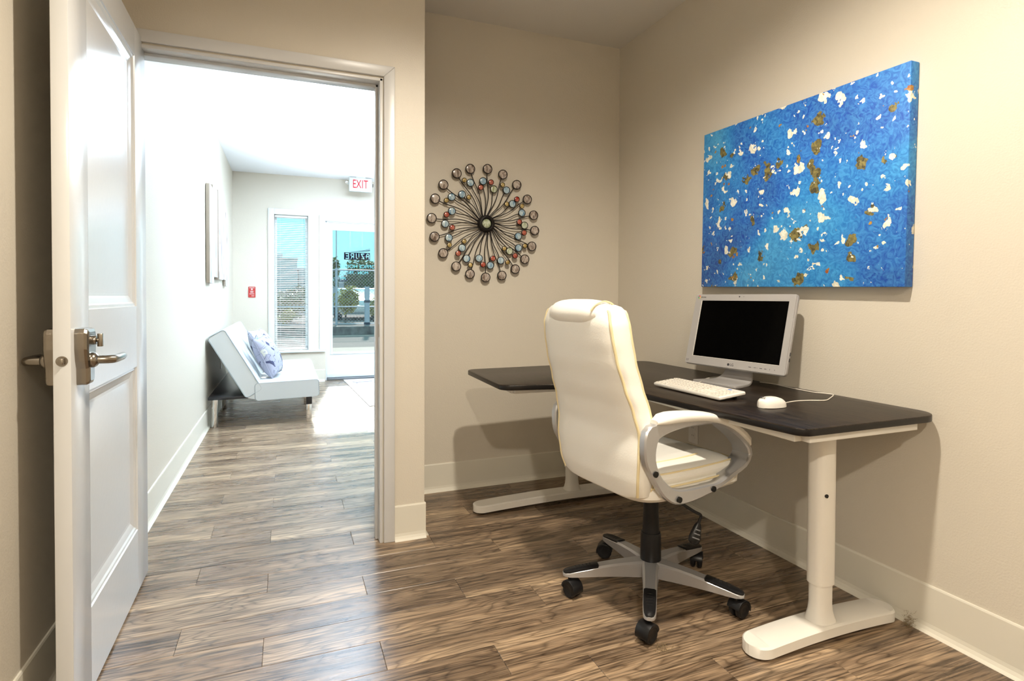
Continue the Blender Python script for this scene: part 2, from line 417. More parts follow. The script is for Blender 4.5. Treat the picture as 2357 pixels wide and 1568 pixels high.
# low boxed-out ledge under the window
struct('wall_ledge', MB().box(XL, .44, YF - .07, YF, 0, .378), 'wall')
struct('ceiling', MB().box(XL, XR, YO, YB, ZC, ZC + .1), 'ceiling')
cl = MB().box(XL, XC - WT, YD2, YF, ZC2, ZC2 + .13).box(XC - WT, XE, YB + WT, YF, ZC2, ZC2 + .13)
struct('ceiling_lobby', cl, 'ceiling_lobby')

# ---- cove base
def cove(name, segs, mt='base', h=.154):
    """segs: list of (p, q, outward normal)"""
    prof = [(0, h), (.004, h - .001), (.006, h - .006), (.006, .030), (.008, .018), (.013, .008), (.021, .0015), (.022, .0), (0, 0)]
    b = MB()
    for p, q, nr in segs:
        p, q, nr = Vector((*p, 0)), Vector((*q, 0)), Vector((*nr, 0))
        rings = [[e + nr*d + Vector((0, 0, z)) for d, z in prof] for e in (p, q)]
        b.loft(rings, smooth=False)
    o = struct(name, b, mt); return o
cove('baseboard_right', [((XR, YO), (XR, YB), (-1, 0))])
cove('baseboard_back', [((XC, YB), (XR, YB), (0, -1))])
cove('baseboard_door', [((.437, YD), (XC + .006, YD), (0, -1)), ((XC, YD), (XC, YB), (1, 0))])
cove('baseboard_left', [((XL, YO), (XL, YD - .014), (1, 0)), ((XL, YD2 + .014), (XL, YF - .07), (1, 0))])
cove('baseboard_front', [((XL, YF - .07), (.44, YF - .07), (0, -1)), ((EX1 + .07, YF), (XE, YF), (0, -1))])

# ---- office door frame: casing, jambs, stops, strike plate
tr = MB()
cw, ct = .047, .013
cx0, cx1, cz = -.555, .390, 2.030           # inner edges of the casing
def mitre(b, y0, y1):
    for ins0, ins1, ya in ((0, cw, y0),):
        pass
    outer = [(cx0 - cw, 0), (cx0 - cw, cz + cw), (cx1 + cw, cz + cw), (cx1 + cw, 0)]
    inner = [(cx0, 0), (cx0, cz), (cx1, cz), (cx1, 0)]
    for k in range(3):
        quad = [outer[k], outer[k+1], inner[k+1], inner[k]]
        vs = [Vector((x, y0, z)) for x, z in quad] + [Vector((x, y1, z)) for x, z in quad]
        b.add(vs, [(0,1,2,3),(7,6,5,4)] + [(i,(i+1)%4,4+(i+1)%4,4+i) for i in range(4)])
mitre(tr, YD - ct, YD - .0005)
trim1 = struct('trim_1', tr, 'trim', bevel=.0025)
jb = MB().box(DX1 - .012, DX1, YD - .006, YD2 + .006, 0, DZ1).box(DX0, DX0 + .012, YD - .006, YD2 + .006, 0, DZ1).box(DX0, DX1, YD - .006, YD2 + .006, DZ1 - .012, DZ1 + .0)
jb.build('jamb', 'trim', trim1, .002)
JX = DX1 - .012
sp = MB().box(JX - .012, JX, YD + .042, YD + .080, 0, DZ1 - .012).box(DX0 + .012, DX0 + .024, YD + .042, YD + .080, 0, DZ1 - .012).box(DX0 + .012, JX, YD + .042, YD + .080, DZ1 - .024, DZ1 - .012)
sp.build('door_stop', 'trim', trim1, .002)
pl = round_poly([(-.014, -.028), (.014, -.028), (.014, .028), (-.014, .028)], .006)
MB().prism(pl, 0, .0022, basis((0, 1, 0), (0, 0, 1), (-1, 0, 0), (JX, YD + .021, .93))).build('strike_plate', 'chrome', trim1)
# lobby side casing
tr2 = MB(); 
mitre(tr2, YD2 + .0005, YD2 + ct); struct('trim_2', tr2, 'trim', bevel=.0025)

# ---- office door leaf, standing open at a right angle
DW, DH, DT = .866, 2.034, .036
lead, hing = Vector((-.493, 1.683, .010)), Vector((-.506, 2.549, .010))
du = (hing - lead).normalized(); dn = Vector((0, 0, 1)).cross(du)*-1   # du: leading edge -> hinge, dn: towards the room
if dn.x < 0: dn = -dn
TD = basis(du, (0, 0, 1), dn, lead)           # (u along width, v up, w out of the visible face)
door1 = bpy.data.objects.new('door_1', None); COL.objects.link(door1); door1['kind'] = 'structure'; door1.matrix_world = TD
su, sh = .145, DW - .165                       # panel edges across the width
rz = [.225, .815, 1.032, 1.925]                # panel edges in height
for a, b in ((0, su), (sh, DW)): MB().box(a, b, 0, DH, -DT, 0).build('stile', 'door', door1, .0012)
for a, b in ((0, rz[0]), (rz[1], rz[2]), (rz[3], DH)): MB().box(su, sh, a, b, -DT, 0).build('rail', 'door', door1)
for z0, z1 in ((rz[0], rz[1]), (rz[2], rz[3])):
    pan = MB(); prof = [(0, 0), (.002, -.0045), (.010, -.0050), (.015, -.0095), (.030, -.0140), (.037, -.0165), (.046, -.0172)]
    for side in (1, -1):
        rings = []
        for ins, dp in prof:
            w = dp if side > 0 else -DT - dp
            rings.append([Vector((su + ins, z0 + ins, w)), Vector((sh - ins, z0 + ins, w)), Vector((sh - ins, z1 - ins, w)), Vector((su + ins, z1 - ins, w))])
        k = len(pan.v); pan.loft(rings, cap=False, smooth=False); n_ = len(pan.v); pan.f.append((n_-4, n_-3, n_-2, n_-1)); pan.sm.append(False)
    o = pan.build('panel', 'door', door1)
# lockset, both faces
hz = .915
def lockset(side):
    b = 0 if side > 0 else -DT
    def W3(u, v, w): return Vector((u, v, b + side*w))
    prof = [(.030, .072), (.092, .072), (.097, .060), (.097, .020), (.090, -.010), (.082, -.030), (.080, -.072), (.040, -.072), (.038, -.030), (.030, -.010), (.024, .020), (.024, .060)]
    prof = round_poly([(u, v) for u, v in prof], .006, 3)
    rings = [[W3(u, hz + v, 0) for u, v in prof], [W3(u, hz + v, .020) for u, v in prof]]
    cu_, cv_ = .060, 0
    rings.append([W3(cu_ + (u - cu_)*.93, hz + v*.955, .026) for u, v in prof])
    rings.append([W3(cu_ + (u - cu_)*.80, hz + v*.86, .029) for u, v in prof])
    plate = MB().loft(rings, smooth=False).build('lock_plate', 'nickel', door1)
    sp = MB()
    c = W3(.060, hz - .010, .028); ax = Vector((0, 0, side))
    sp.tube([c, c + ax*.004, c + ax*.010, c + ax*.014], [.020, .020, .017, .012], 24)
    sp.build('rosette', 'nickel', plate)
    lv = MB()
    p0 = c + ax*.012; p1 = p0 + ax*.022
    pts = [p0, p1, p1 + Vector((.006, 0, side*.010)), p1 + Vector((.020, 0, side*.014)), p1 + Vector((.070, 0, side*.014)), p1 + Vector((.098, 0, side*.012)), p1 + Vector((.118, .001, side*.008))]
    lv.tube(pts, [.011, .011, .011, .0105, .0105, .0095, .003], 16)
    lv.build('lever', 'nickel', door1)
    if side > 0:
        t = MB(); q = W3(.068, hz + .040, .026)
        t.tube([q, q + ax*.010], .012, 18); t.tube([q + ax*.010, q + ax*.016], .006, 12)
        t.box(q.x - .005, q.x + .005, q.y - .017, q.y + .017, q.z + .012, q.z + .024)
        t.build('thumb_turn', 'nickel', door1, .0015)
lockset(1); lockset(-1)
ed = MB().prism([(.0125*math.cos(a*PI/12), .0125*math.sin(a*PI/12)) for a in range(24)], 0, .0012, basis((0, 0, 1), (0, 1, 0), (-1, 0, 0), (0, hz - .006, -DT/2)))
lt = ed.build('latch_face', 'nickel', door1)
MB().box(-.011, 0, hz - .014, hz + .002, -DT/2 - .006, -DT/2 + .006).build('latch_bolt', 'nickel', lt, .002)
for z in (.22, 1.02, 1.82):
    MB().cyl((DW + .003, z - .045, -DT - .004), (DW + .003, z + .045, -DT - .004), .006, 12).build('hinge', 'nickel', door1)

# ---- lobby window, blind, entry door
FY = YF - .012
def casing(name, x0, x1, z0, z1, w, foot=True, bot=True, side_stop=None):
    b = MB(); rects = [(x0 - w, x0, z0 - (w if bot else 0), z1 + w), (x1, x1 + w, z0 - (w if bot else 0), z1 + w), (x0, x1, z1, z1 + w)]
    if bot: rects.append((x0, x1, z0 - w, z0))
    return b, rects
win1 = bpy.data.objects.new('window_1', None); COL.objects.link(win1); win1['kind'] = 'structure'
b, rects = casing('c', WX0, WX1, WZ0, WZ1, .072, bot=False)
for x0, x1, z0, z1 in rects: MB().box(x0, x1, YF - .016, YF, max(z0, .40), z1).build('casing', 'frame_white', win1, .003)
MB().box(WX0 - .10, .445, YF - .10, YF, .378, .400).build('window_sill', 'frame_white', win1, .003)
for x0, x1, z0, z1 in ((WX0, WX0 + .03, WZ0, WZ1), (WX1 - .03, WX1, WZ0, WZ1), (WX0 + .03, WX1 - .03, WZ0, WZ0 + .03), (WX0 + .03, WX1 - .03, WZ1 - .03, WZ1)):
    MB().box(x0, x1, YF + .07, YF + .12, z0, z1).build('sash', 'frame_white', win1, .002)
MB().box(WX0 + .03, WX1 - .03, YF + .092, YF + .096, WZ0 + .03, WZ1 - .03).build('pane', 'glass', win1)
# mini blind inside the reveal
bl = thing('window_blind', 'white open-slat mini blind hanging in the narrow lobby window', 'blind', ((WX0 + WX1)/2, YF + .035, WZ0))
hw = (WX1 - WX0)/2 - .008; bh = WZ1 - WZ0
MB().box(-hw, hw, -.014, .014, bh - .030, bh - .002).build('headrail', 'blind', bl, .002)
MB().box(-hw, hw, -.010, .010, .004, .018).build('bottom_rail', 'blind', bl, .002)
sm = MB(); ncv = 4
sect = [( -.0125 + .025*k/ncv, .0022*(1 - (2*k/ncv - 1)**2) + .0013*(2*k/ncv - 1)) for k in range(ncv + 1)]
ring = [(y, z) for y, z in sect] + [(y, z - .0006) for y, z in reversed(sect)]
sm.loft([[Vector((x, y, z)) for y, z in ring] for x in (-hw, hw)])
slat_me = sm.mesh('slat'); slat_me.materials.append(M['blind'])
ns = 72
for i in range(ns): link('slat', slat_me, bl, (0, 0, .030 + i*(bh - .070)/(ns - 1)))
for x in (-hw*.68, hw*.68):
    MB().cyl((x, -.012, .012), (x, -.012, bh - .02), .0007, 5).build('ladder_cord', 'blind', bl)
MB().cyl((hw*.80, -.020, bh*.42), (hw*.78, -.016, bh - .02), .003, 6).build('tilt_wand', 'glass', bl)

door2 = bpy.data.objects.new('door_2', None); COL.objects.link(door2); door2['kind'] = 'structure'
for x0, x1, z0, z1 in ((EX0 - .075, EX0, .400, EZ1 + .075), (EX1, EX1 + .075, 0, EZ1 + .075), (EX0, EX1, EZ1, EZ1 + .075)):
    MB().box(x0, x1, YF - .016, YF, z0, z1).build('casing', 'frame_white', door2, .003)
MB().box(EX0, EX0 + .012, YF, YF + .16, 0, EZ1).box(EX1 - .012, EX1, YF, YF + .16, 0, EZ1).box(EX0, EX1, YF, YF + .16, EZ1 - .012, EZ1).build('jamb', 'frame_white', door2)
ex0, ex1 = EX0 + .014, EX1 - .014
GX0, GX1, GZ0, GZ1 = .535, 1.325, .352, 1.935
for x0, x1, z0, z1, nm in ((ex0, GX0, .03, EZ1 - .014, 'stile'), (GX1, ex1, .03, EZ1 - .014, 'stile'), (GX0, GX1, .03, GZ0, 'rail'), (GX0, GX1, GZ1, EZ1 - .014, 'rail')):
    MB().box(x0, x1, YF + .01, YF + .055, z0, z1).build(nm, 'frame_white', door2)
for x0, x1, z0, z1 in ((GX0 - .022, GX0 + .006, GZ0 - .022, GZ1 + .022), (GX1 - .006, GX1 + .022, GZ0 - .022, GZ1 + .022), (GX0 + .006, GX1 - .006, GZ0 - .022, GZ0 + .006), (GX0 + .006, GX1 - .006, GZ1 - .006, GZ1 + .022)):
    MB().box(x0, x1, YF + .002, YF + .012, z0, z1).build('glazing_bead', 'frame_white', door2, .003)
MB().box(GX0, GX1, YF + .030, YF + .034, GZ0, GZ1).build('pane', 'glass', door2)
MB().box(ex0, ex1, YF - .004, YF + .01, .035, .085).build('sweep', 'frame_white', door2, .003)
M['threshold'] = mat('threshold_metal', (.25, .27, .30), .4, .8)
MB().box(EX0 + .012, EX1 - .012, YF - .03, YF + .16, 0, .028).build('threshold', 'threshold_metal' if False else 'threshold', door2, .004)
MB().cyl((GX1 + .045, YF - .03, .95), (GX1 + .045, YF + .01, .95), .026, 20).build('door_knob', 'nickel', door2)
# lettering on the glass, made to be read from the street
M['decal_navy'] = mat('decal_navy', (.001, .001, .014), 1, spec=0)
M['decal_white'] = mat('decal_white', (.72, .86, .95), .5)
M['decal_pale'] = mat('decal_pale_teal', (.20, .60, .66), .9, spec=0)
OUTS = lambda x, z: basis((-1, 0, 0), (0, 0, 1), (0, 1, 0), (x, YF + .036, z))
LCX = .851
def cut_panel(name, words, w, h, T, parent, mt_):
    """flat panel with the letters cut out of it (letters are holes)"""
    cu = bpy.data.curves.new(name, 'CURVE'); cu.dimensions = '2D'; cu.fill_mode = 'FRONT'; cu.resolution_u = 3
    def poly(pts):
        sp = cu.splines.new('POLY'); sp.points.add(len(pts) - 1); sp.use_cyclic_u = True
        for q, (x, y) in zip(sp.points, pts): q.co = (x, y, 0, 1)
    poly([(-w/2, -h/2), (w/2, -h/2), (w/2, h/2), (-w/2, h/2)])
    for pts in words: poly(pts)
    tmp = bpy.data.objects.new(name + '_tmp', cu); COL.objects.link(tmp)
    dg = bpy.context.evaluated_depsgraph_get(); dg.update()
    me = bpy.data.meshes.new_from_object(tmp.evaluated_get(dg)); bpy.data.objects.remove(tmp); bpy.data.curves.remove(cu)
    me.transform(T); me.materials.clear(); me.materials.append(M[mt_]); return link(name, me, parent)
GL = {  # condensed capitals on a unit cell, strokes as outlines
 'A': [[(0,0),(.22,0),(.22,.40),(.78,.40),(.78,0),(1,0),(1,.72),(.72,1),(.28,1),(0,.72)], [(.22,.56),(.22,.70),(.36,.84),(.64,.84),(.78,.70),(.78,.56)]],
 'Z': [[(0,0),(1,0),(1,.17),(.34,.17),(1,.83),(1,1),(0,1),(0,.83),(.66,.83),(0,.17)]],
 'U': [[(0,1),(0,.24),(.26,0),(.74,0),(1,.24),(1,1),(.78,1),(.78,.28),(.66,.17),(.34,.17),(.22,.28),(.22,1)]],
 'R': [[(0,0),(.22,0),(.22,.38),(.44,.38),(.74,0),(1,0),(.68,.42),(1,.54),(1,.84),(.80,1),(0,1)], [(.22,.54),(.22,.84),(.70,.84),(.78,.78),(.78,.60),(.70,.54)]],
 'E': [[(0,0),(1,0),(1,.17),(.22,.17),(.22,.42),(.86,.42),(.86,.58),(.22,.58),(.22,.83),(1,.83),(1,1),(0,1)]]}
words = []
for x, ch in zip((-.138, -.072, -.008, .058, .122), 'AZURE'):
    for pts in GL[ch]: words.append([(x - .020 + a*.044, -.036 + b_*.074) for a, b_ in pts])
cut_panel('decal_panel', words, .33, .094, OUTS(LCX, 1.606), door2, 'decal_navy')
for k, (dz, th, x_end, mt_) in enumerate(((.022, .010, -.10, 'decal_navy'), (.040, .004, -.02, 'decal_navy'))):
    sw = MB(); top = []; bot = []
    for j in range(17):
        t = j/16; x = LCX + .165 + (x_end - .165)*t; zc = 1.665 + (1 - t)**2*.022 + (dz - .022)*(1 - .5*t)
        h_ = th*(1 - t)**.8 + .0006
        top.append(Vector((x, YF + .035, zc + h_/2))); bot.append(Vector((x, YF + .035, zc - h_/2)))
    n_ = len(top); vs = top + bot + [v + Vector((0, .0006, 0)) for v in top + bot]
    fs = [(j, j+1, n_+j+1, n_+j) for j in range(n_-1)] + [(2*n_+j, 2*n_+n_+j, 2*n_+n_+j+1, 2*n_+j+1) for j in range(n_-1)]
    sw.add(vs, fs).build('swoosh', mt_, door2)
for body, z, s_, x_ in (('OFFICE HOURS', 1.470, .066, .862), ('MON - FRI', 1.388, .058, .862), ('PM', 1.310, .058, .672)):
    text('hours_lettering', body, s_, 'decal_pale', OUTS(x_, z), door2, ext=.0002)
# wide window beside the door, out of view, added to daylight the lobby
win_added = bpy.data.objects.new('window_added', None); COL.objects.link(win_added); win_added['kind'] = 'structure'
for x0, x1, z0, z1 in ((BX0, BX0 + .05, BZ0, BZ1), (BX1 - .05, BX1, BZ0, BZ1), (BX0 + .05, BX1 - .05, BZ0, BZ0 + .05), (BX0 + .05, BX1 - .05, BZ1 - .05, BZ1), ((BX0 + BX1)/2 - .025, (BX0 + BX1)/2 + .025, BZ0 + .05, BZ1 - .05)):
    MB().box(x0, x1, YF + .05, YF + .10, z0, z1).build('sash', 'frame_white', win_added, .003)
MB().box(BX0 + .05, BX1 - .05, YF + .073, YF + .077, BZ0 + .05, BZ1 - .05).build('pane', 'glass', win_added)

# ---- lamps
def downlight(x, y, z, watts, col, label, name='recessed_downlight'):
    t = thing(name, label, 'lamp', (x, y, z))
    rg = MB().lathe([(.060, 0), (.062, -.006), (.085, -.007), (.090, 0)], 32, cap=False)
    rg.build('trim_ring', 'lamp_trim', t)
    lens_m = mat('lamp_lens', (.9, .9, .9), .5, emit=(col, 12.0))
    MB().lathe([(.0005, -.001), (.060, -.001)], 32, cap=False).build('lens', lens_m, t)
    li = bpy.data.lights.new('downlight', 'SPOT'); lo = bpy.data.objects.new('bulb', li); COL.objects.link(lo); lo.parent = t
    li.energy = watts*4; li.color = col; li.spot_size = math.radians(160); li.spot_blend = .6; li.shadow_soft_size = .05; lo.location = (0, 0, -.012)
    return t
for k, (x, y, w) in enumerate(OFFICE_LAMPS):
    downlight(x, y, ZC, w, WARM, ('recessed ceiling downlight above the middle of the office', 'recessed ceiling downlight at the rear of the office')[k])
def bowl(x, y, watts, label):
    """unseen pendant added to brighten the lobby: opaque bowl, bulb shines on the ceiling"""
    t = thing('added_bowl_uplight', label, 'lamp', (x, y, ZC2))
    MB().lathe([(.060, 0), (.060, -.015), (.012, -.022)], 28).build('canopy', 'lamp_trim', t)
    MB().cyl((0, 0, -.02), (0, 0, -.72), .008, 12).build('stem', 'lamp_trim', t)
    MB().lathe([(.210, -.700), (.205, -.740), (.170, -.790), (.100, -.825), (.012, -.835), (.010, -.828), (.095, -.818), (.162, -.785), (.197, -.738), (.204, -.700), (.210, -.700)], 36, cap=False).build('bowl', 'lamp_trim', t)
    li = bpy.data.lights.new('uplight', 'SPOT'); lo = bpy.data.objects.new('bulb', li); COL.objects.link(lo); lo.parent = t
    li.energy = watts; li.color = COOL; li.shadow_soft_size = .05; li.spot_size = math.radians(152); li.spot_blend = .6
    lo.location = (.0, .03, -.755); lo.rotation_euler = (PI, 0, 0)
for k, (x, y, w) in enumerate(LOBBY_FILL):
    bowl(x, y, w, ('added white bowl uplight brightening the lobby, nearer the office, out of view', 'added white bowl uplight brightening the lobby, nearer the entry door, out of view')[k])

# ================================================================== OFFICE THINGS
# ---- corner desk
DZ = .715
desk = thing('corner_desk', 'black-brown corner desk on white steel T-shaped legs in the office corner', 'desk', (1.40, 1.95, 0))
dl = lambda x, y: (x - 1.40, y - 1.95)
front = catmull([(1.318, 1.23, 0), (1.300, 1.35, 0), (1.288, 1.50, 0), (1.278, 1.64, 0), (1.258, 1.81, 0), (1.215, 1.955, 0), (1.140, 2.065, 0), (1.03, 2.130, 0), (.905, 2.155, 0)], 5)
outl = [(1.925, 1.152)] + [(1.328, 1.152)] + [(p.x, p.y) for p in front] + [(.818, 2.175), (.832, 2.725), (1.925, 2.752)]
rad = [.075, .060] + [0]*len(front) + [.070, .055, .06]
poly = round_poly(outl, rad, 8)
top_ = MB().prism([dl(*p) for p in poly], DZ - .022, DZ).build('desktop', 'desk', desk, .003)
M['edge_band'] = mat('edge_band_black', (.006, .005, .005), .30, spec=.35); top_.data.materials.append(M['edge_band'])
for p_ in top_.data.polygons:
    if abs(p_.normal.z) < .3: p_.material_index = 1
# steel frame under the top
def bar(b, p, q, w=.035, z0=DZ - .047, z1=DZ - .0225):
    p, q = Vector((*dl(*p), 0)), Vector((*dl(*q), 0)); t = (q - p).normalized(); nn = Vector((-t.y, t.x, 0))*w/2
    vs = [p - nn, q - nn, q + nn, p + nn]; b.add([v + Vector((0, 0, z0)) for v in vs] + [v + Vector((0, 0, z1)) for v in vs], [(0,3,2,1),(4,5,6,7),(0,1,5,4),(1,2,6,5),(2,3,7,6),(3,0,4,7)])
for p, q in (((1.375, 1.19), (1.835, 1.19)), ((1.365, 1.20), (1.350, 1.95)), ((1.83, 1.20), (1.83, 2.66)), ((.895, 2.235), (1.335, 2.235)), ((.905, 2.235), (.915, 2.66)), ((.905, 2.66), (1.83, 2.68)), ((1.345, 1.95), (1.345, 2.25))):
    b = MB(); bar(b, p, q); b.build('frame_bar', 'desk_frame', desk, .002)
def oval(cx, cy, rx, ry, z, n=28): return [Vector((cx + rx*math.copysign(abs(math.cos(2*PI*k/n))**.75, math.cos(2*PI*k/n)), cy + ry*math.copysign(abs(math.sin(2*PI*k/n))**.75, math.sin(2*PI*k/n)), z)) for k in range(n)]
def tee(cx, cy, x0, x1, w):
    x, y = dl(cx, cy); a, b_ = x0 - 1.40, x1 - 1.40
    up_ = MB().loft([oval(x, y, .039, .034, z) for z in (.172, .176, DZ - .0515, DZ - .051)])
    u = up_.build('leg', 'white_gloss', desk)
    MB().cyl((x - .018, y - .0305, .46), (x - .018, y - .0355, .46), .006, 10).build('screw', 'dark_steel', u)
    lo = MB().loft([oval(x, y, r, r*.87, z) for r, z in ((.047, .048), (.0455, .054), (.041, .064), (.036, .082), (.0335, .105), (.0335, .178))])
    lo.build('leg', 'white_gloss', desk)
    ft = MB(); rings = []
    ts = sorted(set([round(w/2*(1 - math.cos(PI/2*j/9))/(b_ - a), 5) for j in range(10)] + [round(1 - w/2*(1 - math.cos(PI/2*j/9))/(b_ - a), 5) for j in range(10)] + [round(.1 + .8*j/16, 5) for j in range(17)]))
    for t in ts:
        xx = a + (b_ - a)*t; e = min(t, 1 - t)*(b_ - a)
        hw_ = w/2*(1 if e > w/2 else math.sqrt(max(.02, 1 - (1 - e/(w/2))**2)))
        dip = .014*(1 - (2*t - 1)**2)
        zt = .040 + dip; zb = .007 + dip*.95
        rings.append([Vector((xx, y - hw_, zb)), Vector((xx, y - hw_, zt - .005)), Vector((xx, y - hw_*.86, zt)), Vector((xx, y + hw_*.86, zt)), Vector((xx, y + hw_, zt - .005)), Vector((xx, y + hw_, zb))])
    ft.loft(rings, smooth=True); fo = ft.build('foot', 'white_gloss', desk)
    for xx in (a + .045, b_ - .045): MB().cyl((xx, y, 0), (xx, y, .012), .018, 16).build('leveller', 'black_rubber', fo)
tee(1.585, 1.305, 1.285, 1.900, .102)
tee(1.415, 2.685, .862, 1.900, .098)
# ---- outlet under the desk
ot = thing('wall_outlet', 'white double electrical outlet on the right wall below the desk', 'outlet', (XR, 2.335, .395))
MB().prism(round_poly([(-.035, -.058), (.035, -.058), (.035, .058), (-.035, .058)], .004, 3), 0, .005, basis((0, 1, 0), (0, 0, 1), (-1, 0, 0), (0, 0, 0))).build('cover_plate', 'white', ot, .001)
for z in (-.02, .02):
    so = MB().prism(round_poly([(-.016, -.014), (.016, -.014), (.016, .014), (-.016, .014)], .007, 4), .005, .0065, basis((0, 1, 0), (0, 0, 1), (-1, 0, 0), (0, 0, z))).build('socket', 'white', ot)
    for y in (-.006, .006): MB().box(-.0068, -.0066, y - .001, y + .001, z - .002, z + .006).build('slot', 'ink', so)

# ---- all-in-one computer
mon = thing('desktop_computer', 'white all-in-one computer with a dark screen on the desk', 'computer', (1.787, 1.894, DZ))
MY, MT, MWd, MHt = -1.451, .226, .52, .328
mr = Vector((math.cos(MY), math.sin(MY), 0)); mn = Vector((-math.sin(MY), math.cos(MY), 0))       # right, away
mu = Vector((0, 0, 1))*math.cos(MT) + mn*math.sin(MT); mf = mr.cross(mu)*1.0                       # mf points to the viewer?
if mf.x > 0: mf = -mf
TM = basis(mr, mu, mf, (0, 0, .936 - DZ))
shell = MB(); op = round_poly([(-MWd/2, -MHt/2), (MWd/2, -MHt/2), (MWd/2, MHt/2), (-MWd/2, MHt/2)], .016, 6)
rings = [[TM @ Vector((x*s, y*s, z)) for x, y in op] for s, z in ((.86, -.040), (.93, -.036), (.985, -.016), (1, -.010), (1, -.002), (.997, 0))]
shell.loft(rings[:], cap=True, smooth=True); sh_ = shell.build('housing', 'bezel', mon)
scr = (-.219, .228, -.125, .134)
fr_ = MB()
for (x0, x1, y0, y1) in ((-MWd/2 + .004, scr[0], -MHt/2 + .004, MHt/2 - .004), (scr[1], MWd/2 - .004, -MHt/2 + .004, MHt/2 - .004), (scr[0], scr[1], -MHt/2 + .004, scr[2]), (scr[0], scr[1], scr[3], MHt/2 - .004)):
    fr_.box(x0, x1, y0, y1, -.001, .0035, TM)
fr_.build('bezel', 'bezel', mon)
MB().box(scr[0], scr[1], scr[2], scr[3], 0, .0008, TM).build('screen', 'screen', mon)
MB().box(scr[0], scr[0] + .0016, scr[2], scr[3], .0005, .0042, TM).box(scr[0], scr[1], scr[2], scr[2] + .0016, .0005, .0042, TM).build('screen_lip', 'white', mon)
Tt = lambda x, y: TM @ Matrix.Translation((x, y, .0036))
lg = MB().prism([(.0056*math.cos(a*PI/10), .0056*math.sin(a*PI/10)) for a in range(20)], 0, .0004, Tt(-.012, -.1455))
lgo = lg.build('logo_disc', 'ink', mon); text('logo_letters', 'LG', .0155, 'ink', Tt(.006, -.1455), mon)
M['logo_red'] = mat('logo_red', (.65, .04, .03), .5); M['logo_green'] = mat('logo_green', (.05, .35, .06), .5); M['logo_yellow'] = mat('logo_yellow', (.75, .50, .03), .5); M['logo_blue'] = mat('logo_blue', (.05, .18, .65), .5)
for k, c in enumerate(('logo_red', 'logo_yellow', 'logo_green')):
    a0 = PI/2 - PI/3 + k*-2*PI/3; a0 += PI/3*2
    pts = [(0, 0)] + [(.0075*math.cos(a0 - 2*PI/3*j/8), .0075*math.sin(a0 - 2*PI/3*j/8)) for j in range(9)]
    MB().prism(pts, 0, .0003, Tt(-.236, .150)).build('badge', c, mon)
MB().prism([(.0036*math.cos(a*PI/8), .0036*math.sin(a*PI/8)) for a in range(16)], .0003, .0005, Tt(-.236, .150)).build('badge', 'white', mon)
MB().prism([(.0026*math.cos(a*PI/8), .0026*math.sin(a*PI/8)) for a in range(16)], .0005, .0007, Tt(-.236, .150)).build('badge', 'logo_blue', mon)
text('badge_letters', 'chrome', .0095, 'ink', Tt(-.226, .150), mon, align='LEFT')
MB().prism([(.003*math.cos(a*PI/6), .003*math.sin(a*PI/6)) for a in range(12)], 0, .0005, Tt(-.012, .152)).build('webcam', 'ink', mon)
MB().prism([(.0012*math.cos(a*PI/6), .0012*math.sin(a*PI/6)) for a in range(12)], 0, .0005, Tt(.010, .152)).build('webcam_light', 'ink', mon)
MB().box(-.249, -.238, -.150, -.1495, .0036, .004, TM).box(-.249, -.2485, -.150, -.140, .0036, .004, TM).box(-.2385, -.238, -.150, -.140, .0036, .004, TM).box(-.249, -.238, -.1445, -.144, .0036, .004, TM).build('badge', 'ink', mon)
for x, w_ in ((.096, .012), (.116, .002), (.122, .006), (.131, .002), (.149, .012), (.170, .010)): MB().box(x - w_/2, x + w_/2, -.1455, -.1435, .0036, .0039, TM).build('button_mark', 'ink', mon)
for x in (.190, .212): MB().box(x - .0006, x + .0006, -.147, -.142, .0036, .004, TM).build('button_mark', 'ink', mon)
for y in (-.075, -.098): MB().box(MWd/2 - .001, MWd/2 + .0006, y - .007, y + .007, -.010, -.005, TM).build('side_port', 'ink', mon)
# curved sheet stand: neck leaves the back of the housing, folds into a flat foot
st = MB(); rings = []
side = mr; back = mn
c0 = Vector((-.01, 0, 0))
path = [(.030, .150, .060), (.030, .085, .062), (.026, .045, .068), (.010, .018, .080), (-.020, .0065, .092), (-.065, .0055, .104), (-.120, .0055, .112), (-.128, .0055, .108)]
cp = catmull([Vector((a, b_, c)) for a, b_, c in path], 4)
for i, p in enumerate(cp):
    q = cp[min(i + 1, len(cp)-1)] - cp[max(i - 1, 0)]; tn = Vector((q.x, q.y)).normalized(); nx = Vector((-tn.y, tn.x))*.005
    A = lambda s, o: c0 + back*(p.x + nx.x*o) + side*(s*p.z) + Vector((0, 0, p.y + nx.y*o))
    rings.append([A(-1, -1), A(1, -1), A(1, 1), A(-1, 1)])
st.loft(rings, smooth=True); st.build('stand', 'bezel', mon, .0015)

